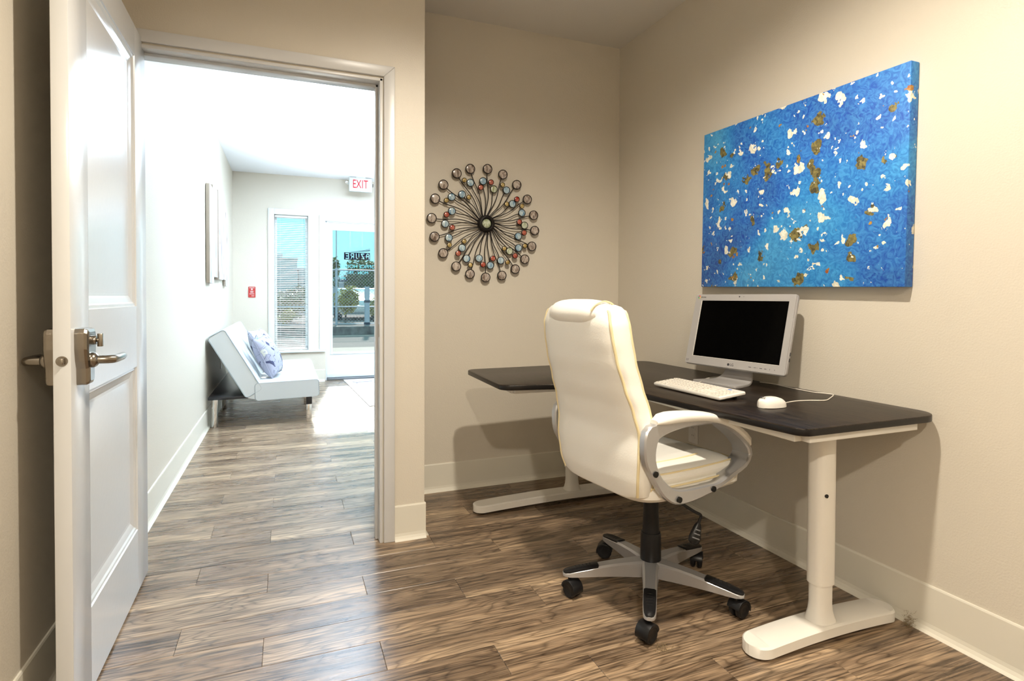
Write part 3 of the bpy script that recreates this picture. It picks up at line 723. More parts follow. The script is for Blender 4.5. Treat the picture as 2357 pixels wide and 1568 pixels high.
# ---- keyboard
kb = thing('keyboard', 'white computer keyboard tilted on its feet in front of the screen', 'keyboard', (1.465, 1.759, DZ), 0)
KYW, KT = .023, .103
kw = Vector((math.sin(KYW), -math.cos(KYW), 0)); kd = Vector((math.cos(KYW)*math.cos(KT), math.sin(KYW)*math.cos(KT), math.sin(KT))); kn = kw.cross(kd)
if kn.z < 0: kn = -kn
KW, KD = .376, .122
TK = basis(kw, kd, kn, (0, 0, .0195))
kp = round_poly([(-KW/2, -KD/2), (KW/2, -KD/2), (KW/2, KD/2), (-KW/2, KD/2)], .006, 4)
body = MB().loft([[TK @ Vector((x*s, y*s, z)) for x, y in kp] for s, z in ((.985, -.009), (1, -.006), (1, 0), (.985, .0025))], smooth=True)
body.build('body', 'white', kb)
keyc = {}
def key(cx, cy, w, d):
    k = (round(w, 4), round(d, 4))
    if k not in keyc:
        b = MB(); r0 = [(-w/2, -d/2), (w/2, -d/2), (w/2, d/2), (-w/2, d/2)]
        b.loft([[Vector((x*s, y*s2, z)) for x, y in r0] for s, s2, z in ((1, 1, 0), (.96, .94, .0022), (.86, .82, .0036))], smooth=False)
        me = b.mesh('key'); me.materials.append(M['key']); keyc[k] = me
    o = link('key', keyc[k], kb); o.matrix_local = TK @ Matrix.Translation((cx, cy, .0026))
M['key'] = mat('key_plastic', (.74, .70, .62), .4)
M['key_legend'] = mat('key_legend', (.30, .25, .20), .6)
p = .0165
rowsK = [(-.049, [1.25, 1.25, 1.25, 6.2, 1.25, 1.25, 1.25]), (-.032, [2.2] + [1]*10 + [2.3]), (-.015, [1.75] + [1]*11 + [1.95]), (.002, [1.5] + [1]*12 + [1.2]), (.019, [1]*13 + [1.7]), (.041, [1]*15)]
leg = MB()
for cy, ws in rowsK:
    tot = sum(ws); sc_ = .252/tot; x = -KW/2 + .008
    for w in ws:
        key(x + w*sc_/2, cy, w*sc_ - .0022, .0142 if cy < .03 else .011)
        if w < 2:
            leg.box(x + w*sc_*.35, x + w*sc_*.55, cy - .002, cy + .002, .0063, .0065, TK)
        x += w*sc_
for cx0_ in (.076,):
    for r_, cy in enumerate((-.049, -.032, -.015, .002, .019)):
        for c_ in range(3):
            if r_ in (1, 2) and not (r_ == 1 and c_ == 1) and r_ != 0 and cy in (-.015,): continue
            key(cx0_ + .008 + c_*.0165, cy, .0143, .0142)
for r_, cy in enumerate((-.049, -.032, -.015, .002, .019)):
    for c_ in range(3):
        key(.139 + c_*.0165, cy, .0143, .0142); leg.box(.139 + c_*.0165 - .002, .139 + c_*.0165 + .001, cy - .002, cy + .002, .0063, .0065, TK)
tag(leg.build('key_legends', 'key_legend', kb), kind='stuff')
MB().box(.118, .134, .043, .049, .0025, .0032, TK).build('indicator', 'logo_blue', kb)
for x in (-.15, .15):
    q = TK @ Vector((x, KD/2 - .022, -.009)); MB().box(q.x - .004, q.x + .004, q.y - .011, q.y + .011, 0, q.z + .003).build('flip_foot', 'black', kb, .001)
q0 = TK @ Vector((-.115, KD/2, -.004))
kc = catmull([q0, q0 + Vector((.03, .012, -.012)), Vector((.20, .20, .006)), Vector((.28, .27, .003)), Vector((.38, .30, .003))], 8)
MB().tube(kc, .0022, 8).build('cord', 'cord', kb)

# ---- mouse
ms = thing('computer_mouse', 'white corded computer mouse on the desk beside the keyboard', 'mouse', (1.505, 1.432, DZ), math.radians(-6))
mb_ = MB(); rings = []; nL = 14
for k in range(nL + 1):
    t = k/nL; xx = -.052 + .104*t; wdt = .031*(1 - abs(2*t - 1)**2.6)**.5*(1 - .10*t) + .0004; hgt = .034*(1 - abs(1.75*t - .78)**2.3)**.55 if abs(1.75*t - .78) < 1 else .002
    rings.append([Vector((xx, wdt*math.copysign(abs(math.cos(a))**.7, math.cos(a)), .002 + max(hgt, .004)*(max(0, math.sin(a))**.8))) for a in [PI*j/12 for j in range(13)]] + [Vector((xx, -wdt*.9, .0005)), Vector((xx, wdt*.9, .0005))])
mb_.loft(rings); smoothed(mb_.build('shell', 'white', ms))
wl = MB().cyl((.024, -.003, .026), (.024, .003, .026), .008, 14); wl.build('scroll_wheel', 'black', ms)
TX = basis((0, -1, 0), (.835, 0, .55), (-.55, 0, .835), (-.0375, 0, .0335))
text('logo_letters', 'LG', .011, 'ink', TX @ Matrix.Translation((.006, 0, 0)), ms)
MB().prism([(.0042*math.cos(a*PI/8), .0042*math.sin(a*PI/8)) for a in range(16)], 0, .0004, TX @ Matrix.Translation((-.007, 0, 0))).build('logo_disc', 'ink', ms)
R6 = Matrix.Rotation(math.radians(6), 3, 'Z')
wpts = [(1.557, 1.427, .012), (1.60, 1.462, .003), (1.66, 1.478, .002), (1.72, 1.470, .002), (1.775, 1.452, .002), (1.835, 1.480, .002), (1.893, 1.515, .002), (1.905, 1.528, .003), (1.898, 1.555, .003), (1.885, 1.60, .002), (1.890, 1.70, .002), (1.900, 1.79, .003), (1.885, 1.86, .004)]
cc = catmull([R6 @ (Vector((x, y, DZ + z)) - Vector((1.505, 1.432, DZ))) for x, y, z in wpts], 6)
MB().tube(cc, .0020, 8).build('cord', 'cord', ms)

# ---- office chair
CHX, CHY, CHA = 1.232, 1.72, math.radians(8)
ch = thing('office_chair', 'white padded leather executive chair with silver five-star base at the desk', 'chair', (CHX, CHY, 0), CHA)
# five-star base and casters (world pentagon at 90 deg + 72k)
for k in range(5):
    a = PI/2 + 2*PI*k/5 - CHA; ca, sa = math.cos(a), math.sin(a)
    R = Matrix.Rotation(a, 4, 'Z')
    leg = MB(); rings = []
    for r_, w_, zt, zb in ((.012, .030, .127, .074), (.050, .0290, .126, .072), (.10, .0250, .122, .073), (.16, .0230, .115, .074), (.22, .0220, .106, .074), (.27, .0215, .098, .073), (.300, .0200, .091, .073), (.315, .015, .088, .074), (.323, .007, .086, .075)):
        rings.append([R @ Vector((r_, y, z)) for y, z in ((-w_, zb), (w_, zb), (w_, zt - .006), (w_*.72, zt), (-w_*.72, zt), (-w_, zt - .006))])
    leg.loft(rings, smooth=True); lo = leg.build('base_leg', 'silver', ch)
    pad = MB(); rings = []
    for r_, w_, zt in ((.192, .014, .1090), (.198, .0200, .1145), (.23, .0205, .1090), (.27, .0200, .1030), (.300, .0180, .0970), (.315, .013, .0935), (.322, .006, .090)):
        rings.append([R @ Vector((r_, y, z)) for y, z in ((-w_, zt - .012), (w_, zt - .012), (w_, zt - .003), (w_*.7, zt), (-w_*.7, zt), (-w_, zt - .003))])
    pad.loft(rings, smooth=True); po = pad.build('foot_grip', 'black', lo)
    for j in range(5):
        r_ = .222 + j*.013; zz = .1145 - (r_ - .198)*.165 + .0004
        MB().box(r_, r_ + .003, -.011, .011, zz - .004, zz, R).build('grip_rib', 'black_rubber', lo)
    # caster swivels: axle direction at its own angle
    cs = MB(); c = R @ Vector((.298, 0, 0)); sw = a + (.9, 2.2, -.6, 1.1, .5)[k]
    RW = Matrix.Translation((c.x, c.y, 0)) @ Matrix.Rotation(sw, 4, 'Z')
    stem = MB().cyl((c.x, c.y, .045), (c.x, c.y, .078), .0065, 12); cas = stem.build('caster', 'dark_steel', ch)
    hood = MB(); prof = [(.0325*math.cos(t), .0325*math.sin(t)) for t in [math.radians(d) for d in range(-20, 181, 12)]] + [(.023*math.cos(t), .023*math.sin(t)) for t in [math.radians(d) for d in range(180, -21, -12)]]
    vs = [RW @ Vector((x + .012, -.024, z + .031)) for x, z in prof] + [RW @ Vector((x + .012, .024, z + .031)) for x, z in prof]; n = len(prof)
    hood.add(vs, [tuple(range(n)), tuple(range(2*n-1, n-1, -1))] + [(i, (i+1) % n, n + (i+1) % n, n + i) for i in range(n)])
    hood.build('caster_hood', 'black', cas, .001)
    for s in (-1, 1):
        w_ = MB().lathe([(.006, 0), (.024, .001), (.0287, .004), (.0295, .009), (.0285, .015), (.025, .0185), (.019, .019), (.014, .017), (.004, .017)], 22, RW @ Matrix.Translation((.012, s*.0035, .0295)) @ Matrix.Rotation(-s*PI/2, 4, 'X'))
        w_.build('wheel', 'black', cas)
MB().lathe([(.030, .072), (.045, .076), (.047, .118), (.042, .1235), (.030, .124)], 28).build('base_hub', 'silver', ch)
MB().lathe([(.036, .112), (.0375, .118), (.0365, .215), (.034, .226), (.030, .2265)], 28).build('column_shroud', 'black', ch)
MB().lathe([(.031, .222), (.0305, .232), (.0275, .30), (.0275, .405)], 28).build('gas_lift', 'black', ch)
MB().box(-.09, .11, -.085, .085, .392, .432).build('mechanism', 'black', ch, .008, 3)
lvp = catmull([(-.01, -.06, .405), (-.02, -.13, .392), (.030, -.172, .352), (.056, -.180, .336), (.052, -.180, .320), (.044, -.180, .306)], 5)
lever = MB().tube(lvp, .0052, 10).build('tilt_lever', 'black', ch)
lp = MB(); rings = []; p0_ = Vector((.046, -.180, .310))
ax = Vector((-.030, -.004, -.066)).normalized(); sy_ = Vector((-.45, -.89, 0)).normalized(); sx_ = ax.cross(sy_).normalized(); sy_ = sx_.cross(ax)
for t, w_, d_ in ((0, .008, .007), (.010, .013, .009), (.03, .018, .010), (.05, .022, .010), (.064, .020, .009), (.071, .010, .005)):
    rings.append([p0_ + ax*t + sx_*w_*math.cos(2*PI*j/14) + sy_*d_*math.sin(2*PI*j/14) for j in range(14)])
lp.loft(rings); lev2 = lp.build('lever_paddle', 'black', lever)
M['rib_grey'] = mat('rib_grey', (.25, .26, .28), .5)
sg = 1 if sy_.y < 0 else -1
for t in (.022, .036, .050):
    c_ = p0_ + ax*t + sy_*sg*.0095
    MB().tube([c_ - sx_*(.004 + t*.18), c_ + sx_*(.004 + t*.18)], .0022, 6).build('paddle_rib', 'rib_grey', lever)
# backrest: loft of rounded sections, from bottom to top
HWT = [(.44, .205), (.50, .222), (.58, .233), (.66, .232), (.74, .222), (.82, .211), (.92, .203), (1.0, .196), (1.05, .180)]
RX = [(.44, -.245), (.50, -.262), (.58, -.268), (.65, -.266), (.72, -.283), (.80, -.312), (.88, -.338), (.95, -.352), (1.0, -.358), (1.05, -.350)]
TH = [(.44, .055), (.50, .078), (.60, .080), (.72, .084), (.82, .092), (.92, .098), (1.0, .100), (1.05, .085)]
def bsec(z, grow=0, n=40):
    w, x0, th = lerp_table(HWT, z) + grow, lerp_table(RX, z), lerp_table(TH, z); xc = x0 + th/2
    out = []
    for j in range(n):
        a = 2*PI*j/n; c, s = math.cos(a), math.sin(a)
        out.append((xc + (th/2 + grow)*math.copysign(abs(c)**.55, c) + .010*(1 - abs(s)**2)*(1 if c < 0 else 1)*(-1 if c < 0 else 1), w*math.copysign(abs(s)**.42, s)))
    return out
bk = MB(); rings = []
zs = [.452 + (1.040 - .452)*k/34 for k in range(35)]
def tilt_z(z, y): return z - .012*max(0, (z - .97)/.07)*(abs(y)/.2)**2
def ringat(z, sc=1.0, grow=0):
    sec = bsec(z, grow); cx_ = sum(p[0] for p in sec)/len(sec)
    return [Vector((cx_ + (x - cx_)*sc, y*sc, tilt_z(z, y))) for x, y in sec]
rings.append([Vector((p.x, p.y, .436)) for p in ringat(.452, .72)]); rings.append([Vector((p.x, p.y, .441)) for p in ringat(.452, .90)])
rings += [ringat(z) for z in zs]
for sc_, z in ((.965, 1.049), (.90, 1.056), (.78, 1.060), (.5, 1.062)): rings.append([Vector((p.x, p.y, z - .012*(abs(p.y)/.2)**2)) for p in ringat(1.040, sc_)])
bk.loft(rings); bko = smoothed(bk.build('backrest', 'leather', ch))
# piping along the rear and the front edge of the back
def edge_pts(ang, zlo=.452, zhi=1.045, g=.0):
    pts = []
    for k in range(26):
        z = zlo + (zhi - zlo)*k/25; w, x0, th = lerp_table(HWT, z), lerp_table(RX, z), lerp_table(TH, z); xc = x0 + th/2
        c, s = math.cos(ang), math.sin(ang)
        pts.append(Vector((xc + (th/2 + g)*math.copysign(abs(c)**.55, c) + .010*(1 - abs(s)**2)*(-1 if c < 0 else 1), (w + g)*math.copysign(abs(s)**.42, s), tilt_z(z, w))))
    return pts
for ang, nm in ((math.radians(122), 'rear'), (math.radians(66), 'front')):
    L = edge_pts(ang); Rr = edge_pts(-ang)
    top = []
    pL, pR = L[-1], Rr[-1]
    for k in range(1, 12):
        t = k/12; q = pL.lerp(pR, t); q.z += .016*math.sin(PI*t)**.5; q.x += (.012 if ang > PI/2 else -.004)*math.sin(PI*t)**.5; top.append(q)
    MB().tube(catmull(L + top + list(reversed(Rr)), 2), .0048, 8).build('piping', 'piping', bko)
# thick headrest roll and lumbar cushion on the sitting side
cu = MB(); rings = []
for k in range(17):
    t = k/16; z = .60 + .455*t; x0 = lerp_table(RX, min(z, 1.05)) + lerp_table(TH, min(z, 1.05)); bul = .020 + .018*math.sin(PI*min(1, max(0, (t - .66)/.34)))**.8 + .006*math.sin(t*9)
    w = lerp_table(HWT, min(z, 1.05)) - .028; e = math.sin(PI*min(1, max(0, t)))**.35
    rings.append([Vector((x0 - .02 + (bul + .02)*e*math.copysign(abs(math.cos(a))**.6, math.cos(a))*(1 if math.cos(a) > 0 else .6), w*(.55 + .45*e)*math.copysign(abs(math.sin(a))**.5, math.sin(a)), z)) for a in [2*PI*j/28 for j in range(28)]])
cu.loft(rings); smoothed(cu.build('back_cushion', 'leather', ch))
hr = MB(); rings = []
for k in range(15):
    t = -1 + 2*k/14; y = .150*t; e = (1 - abs(t)**4)**.5
    rings.append([Vector((-.322 + .060*e*math.cos(a) + .0, y, 1.028 + .046*e*math.sin(a) + .0)) for a in [2*PI*j/20 for j in range(20)]])
hr.loft(rings); smoothed(hr.build('headrest', 'leather', ch))
MB().tube([(-.322 + .0520*math.cos(math.radians(d)), -.116 - .010*math.sin(math.radians(d)), 1.0275 + .0395*math.sin(math.radians(d))) for d in range(165, 14, -15)], .003, 8).build('piping', 'piping', bko)
# seat: shell below, plump cushion above
def seat_ring(z, gx, gy, x0=-.245, x1=.238, hw_=.226, pw=.30):
    out = []
    cx_, hx = (x0 + x1)/2, (x1 - x0)/2
    for j in range(48):
        a = 2*PI*j/48; c, s = math.cos(a), math.sin(a)
        x = cx_ + (hx + gx)*math.copysign(abs(c)**pw, c); y = (hw_ + gy)*math.copysign(abs(s)**pw, s)*(1 - .10*max(0, -c)**2)
        out.append(Vector((x, y, z + .020*max(0, (x - .05)/.18)*.4 - .012*max(0, (x - .16)/.07))))
    return out
sb_ = MB().loft([seat_ring(z, g, g) for z, g in ((.418, -.10), (.420, -.040), (.428, -.012), (.440, -.002), (.462, 0), (.476, -.004), (.480, -.012), (.481, -.10))])
so_ = smoothed(sb_.build('seat', 'leather', ch))
MB().tube([p + Vector((0, 0, 0)) for p in seat_ring(.477, .001, .001)], .0034, 8, closed=True).build('piping', 'piping', so_)
cus = MB(); rings = [seat_ring(z, g, g) for z, g in ((.476, -.016), (.486, -.008), (.500, -.006), (.512, -.016), (.520, -.038), (.524, -.07))]
last = rings[-1]; cen = Vector((-.02, 0, .522))
for s_, dz in ((.75, .0), (.5, -.003), (.25, -.005), (.08, -.006)): rings.append([cen.lerp(p, s_) + Vector((0, 0, dz)) for p in last])
cus.loft(rings); cuo = smoothed(cus.build('seat_cushion', 'leather', ch))
MB().tube([p + Vector((0, 0, .002)) for p in seat_ring(.512, -.017, -.017)], .0030, 8, closed=True).build('piping', 'piping', cuo)
MB().tube([Vector((p.x*.62 - .01, p.y*.60, p.z + .0095)) for p in seat_ring(.514, -.017, -.017)], .0030, 8, closed=True).build('piping', 'piping', cuo)
# looped armrests
OUT = [(-.280, .619), (-.275, .668), (-.245, .690), (-.141, .696), (-.005, .684), (.095, .652), (.172, .600), (.210, .553), (.190, .508), (.123, .478), (.039, .444), (-.061, .425), (-.138, .426), (-.194, .459), (-.246, .528), (-.272, .572)]
INN = [(-.223, .637), (-.196, .654), (-.122, .667), (-.035, .668), (.040, .662), (.100, .634), (.160, .590), (.192, .550), (.172, .519), (.110, .496), (.050, .470), (-.002, .467), (-.062, .467), (-.129, .471), (-.176, .494), (-.212, .534), (-.231, .585)]
OUT = [(x + .011, z) for x, z in OUT]; INN = [(x + .011, z) for x, z in INN]
AC = Vector((-.034, .565))
def polar(pts):
    cp_ = catmull([Vector((x, z, 0)) for x, z in pts], 8, True)
    tab = sorted((math.atan2(p.y - AC.y, p.x - AC.x), (Vector((p.x, p.y)) - AC).length) for p in cp_)
    def f(a):
        a = (a + PI) % (2*PI) - PI
        t2 = [(tab[-1][0] - 2*PI, tab[-1][1])] + tab + [(tab[0][0] + 2*PI, tab[0][1])]
        for (p, r), (q, s) in zip(t2, t2[1:]):
            if p <= a <= q: return r + (s - r)*((a - p)/(q - p) if q > p else 0)
    return f
fo_, fi_ = polar(OUT), polar(INN)
for s in (-1, 1):
    rings = []; N = 72
    for k in range(N):
        a = 2*PI*k/N; ro, ri = fo_(a), fi_(a); ca, sa = math.cos(a), math.sin(a)
        z = AC.y + ro*sa; bow = .004*math.sin(max(0, min(1, (z - .45)/.25))*PI/2)           # upper part leans outward
        yo, yi = .252 + bow, .223 + bow
        front_ = max(0, min(1, (AC.x + ro*ca - .0)/.12)); yo += .006*front_; yi -= .040*front_
        P = lambda r_, y: Vector((AC.x + r_*ca, s*y, AC.y + r_*sa))
        ch_ = .005
        rings.append([P(ri, yi + ch_), P(ri + ch_, yi), P(ro - ch_, yi), P(ro, yi + ch_), P(ro, yo - ch_), P(ro - ch_, yo), P(ri + ch_, yo), P(ri, yo - ch_)])
    arm = MB().loft(rings, closed=True, smooth=True).build('armrest', 'silver', ch)
    # padded top
    pts = []
    for dg in range(146, -4, -6):
        a = math.radians(dg); r_ = fo_(a); pts.append(Vector((AC.x + r_*math.cos(a), 0, AC.y + r_*math.sin(a))))
    rings = []; m_ = len(pts)
    for i, p_ in enumerate(pts):
        t = i/(m_ - 1); tn = (pts[min(i+1, m_-1)] - pts[max(i-1, 0)]).normalized(); nn = Vector((-tn.z, 0, tn.x))
        if nn.z < 0 and t < .8: nn = -nn
        e = min(1, (min(t, 1 - t)/.06))**.5*.55 + .45 if min(t, 1 - t) < .06 else 1
        hh = (.017 - .006*t)*e; ww = (.036 - .004*t)*e; yc = s*(.245)
        rings.append([p_ + nn*(hh*.55 + hh*math.copysign(abs(math.sin(b_))**.7, math.sin(b_))) + Vector((0, yc + ww*math.copysign(abs(math.cos(b_))**.7, math.cos(b_)), 0)) for b_ in [2*PI*j/20 for j in range(20)]])
    smoothed(MB().loft(rings).build('arm_pad', 'leather', arm))
    for x_, z_ in ((-.225, .539), (-.123, .443), (.032, .452)):
        MB().cyl((x_, s*.246, z_), (x_, s*.2585, z_), .0095, 16).build('bolt', 'dark_steel', arm)
# lint caught at the floor
def lint(name, label, loc, n, r, seed, hgt):
    rnd = random.Random(seed); b = MB()
    for i in range(n):
        c = Vector((rnd.gauss(0, r*.45), rnd.gauss(0, r*.45), abs(rnd.gauss(hgt*.4, hgt*.3)) + .001)); pts = []
        d = Vector((rnd.uniform(-1, 1), rnd.uniform(-1, 1), rnd.uniform(-.5, .5)))
        for k in range(7):
            c = c + d*r*.16; c.z = max(.0008, c.z); d = (d + Vector((rnd.uniform(-.9, .9), rnd.uniform(-.9, .9), rnd.uniform(-.7, .7)))).normalized(); pts.append(c.copy())
        b.tube(pts, .00035, 3)
    o = b.build(name, 'lint'); o.location = loc; tag(o, label, 'lint')
M['lint'] = mat('lint_brown', (.22, .16, .085), .9)
lint('dust_clump', 'brown fluffy dust clump against the white cove base at the desk foot', (1.895, 1.228, 0), 120, .016, 3, .040)
lint('dust_clump', 'thin lint strands on the floor by the front caster', (1.062, 1.425, 0), 45, .024, 9, .006)

# ---- blue canvas
CW_, CH_, CT_ = .985, .738, .042
cv = thing('canvas_painting', 'large blue abstract canvas with cream dabs on the right wall', 'painting', (XR, 1.742, 1.4945))
RP = Matrix.Rotation(math.radians(.9), 4, 'X')
cvb = MB().box(-CT_, -.001, -CW_/2, CW_/2, -CH_/2, CH_/2, RP).build('canvas', 'canvas', cv, .003)
M['raw_wood'] = mat('stretcher_wood', (.35, .24, .13), .7)

# ---- sunburst wall sculpture
sb = thing('sunburst_wall_art', 'black iron sunburst wall sculpture with coloured glass discs on the back wall', 'wall art', (1.048, YB, 1.494))
KX, KZ = .613/1182, .612/1257
cvx = lambda x, y: ((x - 795)*KX, -(y - 788)*KZ)
BIG = [(803,155),(982,203),(1147,310),(1275,473),(1353,657),(1367,840),(1333,1030),(1247,1187),(1132,1307),(974,1386),(785,1412),(606,1376),(452,1292),(310,1147),(216,965),(185,760),(222,540),(310,377),(456,237),(607,172)]
MED = [(752,300),(877,384),(1024,384),(1095,540),(1210,638),(1241,785),(1166,917),(1171,1055),(1063,1097),(960,1211),(838,1271),(708,1193),(567,1201),(517,1080),(370,970),(330,815),(403,668),(400,508),(515,470),(608,330)]
RED = [(838,309),(1143,484),(1172,750),(1230,875),(1123,1151),(862,1191),(749,1265),(469,1145),(403,855),(340,713),(720,378)]
GLD = [(972,328),(1203,560),(1022,549),(1240,1030),(994,1071),(1034,1230),(605,1273),(534,1006),(372,1053),(338,554),(585,500),(535,311)]
def disc_mesh(r):
    T = Matrix.Rotation(PI/2, 4, 'X')
    rim = MB().lathe([(r*.89, -.004), (r*.90, .006), (r*.95, .0075), (r, .006), (r, -.004), (r*.89, -.004)], 24, T, cap=False).mesh('disc_rim')
    gl_ = MB().lathe([(r*.90, .002), (r*.82, .0045), (r*.5, .0065), (.0005, .0072)], 24, T, cap=False).mesh('glass_disc')
    rim.materials.append(M['iron']); return rim, gl_
DM = {}
for nm, lst, r, mt_, dy in (('big', BIG, .0272, 'tan_glass', -.022), ('med', MED, .0215, 'blue_glass', -.022), ('red', RED, .0160, 'red_glass', -.030), ('gold', GLD, .0138, 'gold_glass', -.030)):
    rim, gl_ = disc_mesh(r); gl_.materials.append(M[mt_]); g2 = gl_.copy(); g2.materials.clear(); g2.materials.append(M['green_glass'])
    for i, p_ in enumerate(lst):
        x, z = cvx(*p_); ro = link('disc_rim', rim, sb, (x, dy, z)); link('glass_disc', g2 if (nm == 'med' and i in (1, 5, 8)) else gl_, ro)
# spokes swirl out of the hub
RH = .047
for lst, r in ((BIG, .0272), (MED, .0215)):
    for p_ in lst:
        x, z = cvx(*p_); L = math.hypot(x, z); a = math.atan2(z, x)
        a0 = a + .10
        pts = []
        for k in range(15):
            t = k/14; rr = RH*.9 + (L - r*.9 - RH*.9)*t
            da = .16*(1 - t)**1.2 - .15*math.sin(PI*t)*(1 - t)*1.6
            pts.append((rr*math.cos(a + da), -.016 - .006*math.sin(PI*t), rr*math.sin(a + da)))
        MB().tube(pts, .0025, 6).build('spoke', 'iron', sb)
TH_ = Matrix.Rotation(PI/2, 4, 'X')
hub = MB().lathe([(.030, .004), (.030, .030), (.036, .034), (.042, .032), (.048, .026), (.049, .012), (.047, .004)], 32, TH_, cap=False).build('hub', 'iron', sb)
MB().lathe([(.049, .0), (.049, .012), (.0005, .012)], 32, TH_, cap=False).build('hub_plate', 'iron', hub)
MB().lathe([(.027, .014), (.025, .026), (.018, .033), (.0005, .036)], 28, TH_, cap=False).build('glass_disc', 'green_glass', hub)
# ring welded behind the small discs to hold them
for lst in (RED, GLD):
    for p_ in lst:
        x, z = cvx(*p_); MB().cyl((x, -.028, z), (x, 0, z), .0016, 6).build('stand_off', 'iron', sb)

# ================================================================== LOBBY THINGS
# ---- futon sofa, end towards the office
SY0, SY1 = 5.12, 6.84
sf = thing('futon_sofa', 'white leather armless futon sofa with chrome legs along the lobby wall', 'sofa', (-.18, SY0, 0))
SL = SY1 - SY0
def slab(prof_fn, n, parent, name, mt, tuft=None):
    b = MB(); rings = []
    for k in range(n + 1):
        t = k/n; rings.append([Vector((x, y, z)) for x, y, z in prof_fn(t)])
    b.loft(rings); return smoothed(b.build(name, mt, parent))
def rrect(w, h, r, seg=5): return round_poly([(-w/2, -h/2), (w/2, -h/2), (w/2, h/2), (-w/2, h/2)], r, seg)
def dense(poly, step=.03):
    out = []
    for i in range(len(poly)):
        a, b = Vector(poly[i]), Vector(poly[(i+1) % len(poly)]); k = max(1, int((b - a).length/step))
        for j in range(k): out.append(a.lerp(b, j/k))
    return out
def cushion(name, cx, cz, w, h, ang, nb, inset=0):
    """cushion along the sofa with button tufts on its upper face"""
    P = dense([Vector(p) for p in rrect(w, h, .028)], .022); ca, sa = math.cos(ang), math.sin(ang)
    b = MB(); rings = []; n = 84
    rows = [(-w/2 + w*(i + .5)/nb) for i in range(nb)]; cols = [SL*(j + .5)/7 for j in range(7)]
    for k in range(n + 1):
        y = SL*k/n; e = max(0, min(y, SL - y)); ed = .972 + .028*min(1, (e/.022))**.5 if e < .022 else 1; out = []
        for p in P:
            x, z = p.x*ed, p.y*(ed if ed < 1 else 1)
            if p.y > h/2 - .004:
                dip = 0
                for rx in rows:
                    for cy in cols: 
                        d2 = (p.x - rx)**2 + (y - cy)**2; dip += .014*math.exp(-d2/.0009) + .006*math.exp(-d2/.006)
                dip += .004*sum(math.exp(-(y - cy)**2/.0003) for cy in cols)
                z -= dip
            out.append(Vector((cx + x*ca - z*sa, inset + y*(SL - 2*inset)/SL, cz + x*sa + z*ca)))
        rings.append(out)
    b.loft(rings); return b.build(name, 'sofa', sf)
lx = lambda x: x + .18
seat = cushion('seat_cushion', lx(.0), .290, .51, .150, math.radians(1.5), 3)
back = cushion('back_cushion', lx(-.398), .523, .585, .150, math.radians(-60.5), 3, .004)
for o_, cx, cz, w, h, ang in ((seat, lx(0), .290, .51, .150, math.radians(1.5)), (back, lx(-.398), .523, .585, .150, math.radians(-60.5))):
    for y in (.004, SL - .004):
        P = rrect(w - .01, h - .01, .024); ca, sa = math.cos(ang), math.sin(ang)
        MB().tube([Vector((cx + x*ca - z*sa, y, cz + x*sa + z*ca)) for x, z in P], .0045, 6, closed=True).build('piping', 'sofa_piping', o_)
MB().prism([(lx(-.225), .218), (lx(-.225), .356), (lx(-.290), .352), (lx(-.325), .310), (lx(-.335), .262), (lx(-.300), .236)], -SL + .006, -.006, Matrix.Rotation(PI/2, 4, 'X')).build('fold_gusset', 'sofa', sf)
M['sofa_base'] = mat('black_vinyl', (.012, .012, .016), .28)
MB().box(lx(-.600), lx(-.16), .02, SL - .02, .232, .258).build('base_frame', 'sofa_base', sf, .006, 3)
for y in (.03, SL*.5, SL - .075):
    f_ = MB().box(lx(.150), lx(.192), y, y + .042, .0, .152); lg_ = f_.build('leg', 'chrome', sf, .003)
    MB().box(lx(.147), lx(.195), y - .003, y + .045, .152, .215).build('leg_block', 'sofa_base', lg_, .003)
    yb = y + .05
    MB().lathe([(.024, 0), (.025, .004), (.025, .234)], 20, Matrix.Translation((lx(-.558), yb, 0))).build('leg', 'chrome', sf)

# ---- throw pillows
def pillow_mat(name, base, seed):
    Mx = mat(name, base, .85, bump=(160, .2, .002)); n, l, b = nodes_of(Mx)
    tc = n.new('ShaderNodeTexCoord'); mp = n.new('ShaderNodeMapping'); mp.inputs['Location'].default_value = (seed, seed*2, seed*.5); l.new(tc.outputs['Object'], mp.inputs['Vector'])
    def band(scale, lo, hi, dist):
        t = n.new('ShaderNodeTexNoise'); t.inputs['Scale'].default_value = scale; t.inputs['Detail'].default_value = 2; t.inputs['Distortion'].default_value = dist; l.new(mp.outputs['Vector'], t.inputs['Vector'])
        r = n.new('ShaderNodeValToRGB'); e = r.color_ramp.elements; e[0].position = lo; e[0].color = (0, 0, 0, 1); e[1].position = lo + .015; e[1].color = (1, 1, 1, 1)
        k = e.new(hi); k.color = (1, 1, 1, 1); k2 = e.new(hi + .015); k2.color = (0, 0, 0, 1); l.new(t.outputs['Fac'], r.inputs['Fac']); return r.outputs['Color']
    def mix(f, a, c):
        x = n.new('ShaderNodeMix'); x.data_type = 'RGBA'; l.new(f, x.inputs['Factor'])
        if isinstance(a, tuple): x.inputs[6].default_value = (*a, 1)
        else: l.new(a, x.inputs[6])
        x.inputs[7].default_value = (*c, 1); return x.outputs[2]
    c = mix(band(9, .60, .95, .5), base, (.035, .04, .09))
    c = mix(band(7, .485, .50, 1.5), c, (.03, .03, .06))
    c = mix(band(6.2, .66, .95, .8), c, (.05, .24, .40))
    c = mix(band(8.3, .28, .36, .4), c, (.45, .44, .38))
    l.new(c, b.inputs['Base Color']); return Mx
M['pillow_a'] = pillow_mat('floral_pillow_fabric', (.27, .27, .33), 2.0)
M['pillow_b'] = pillow_mat('floral_pillow_fabric_b', (.30, .30, .34), 6.5)
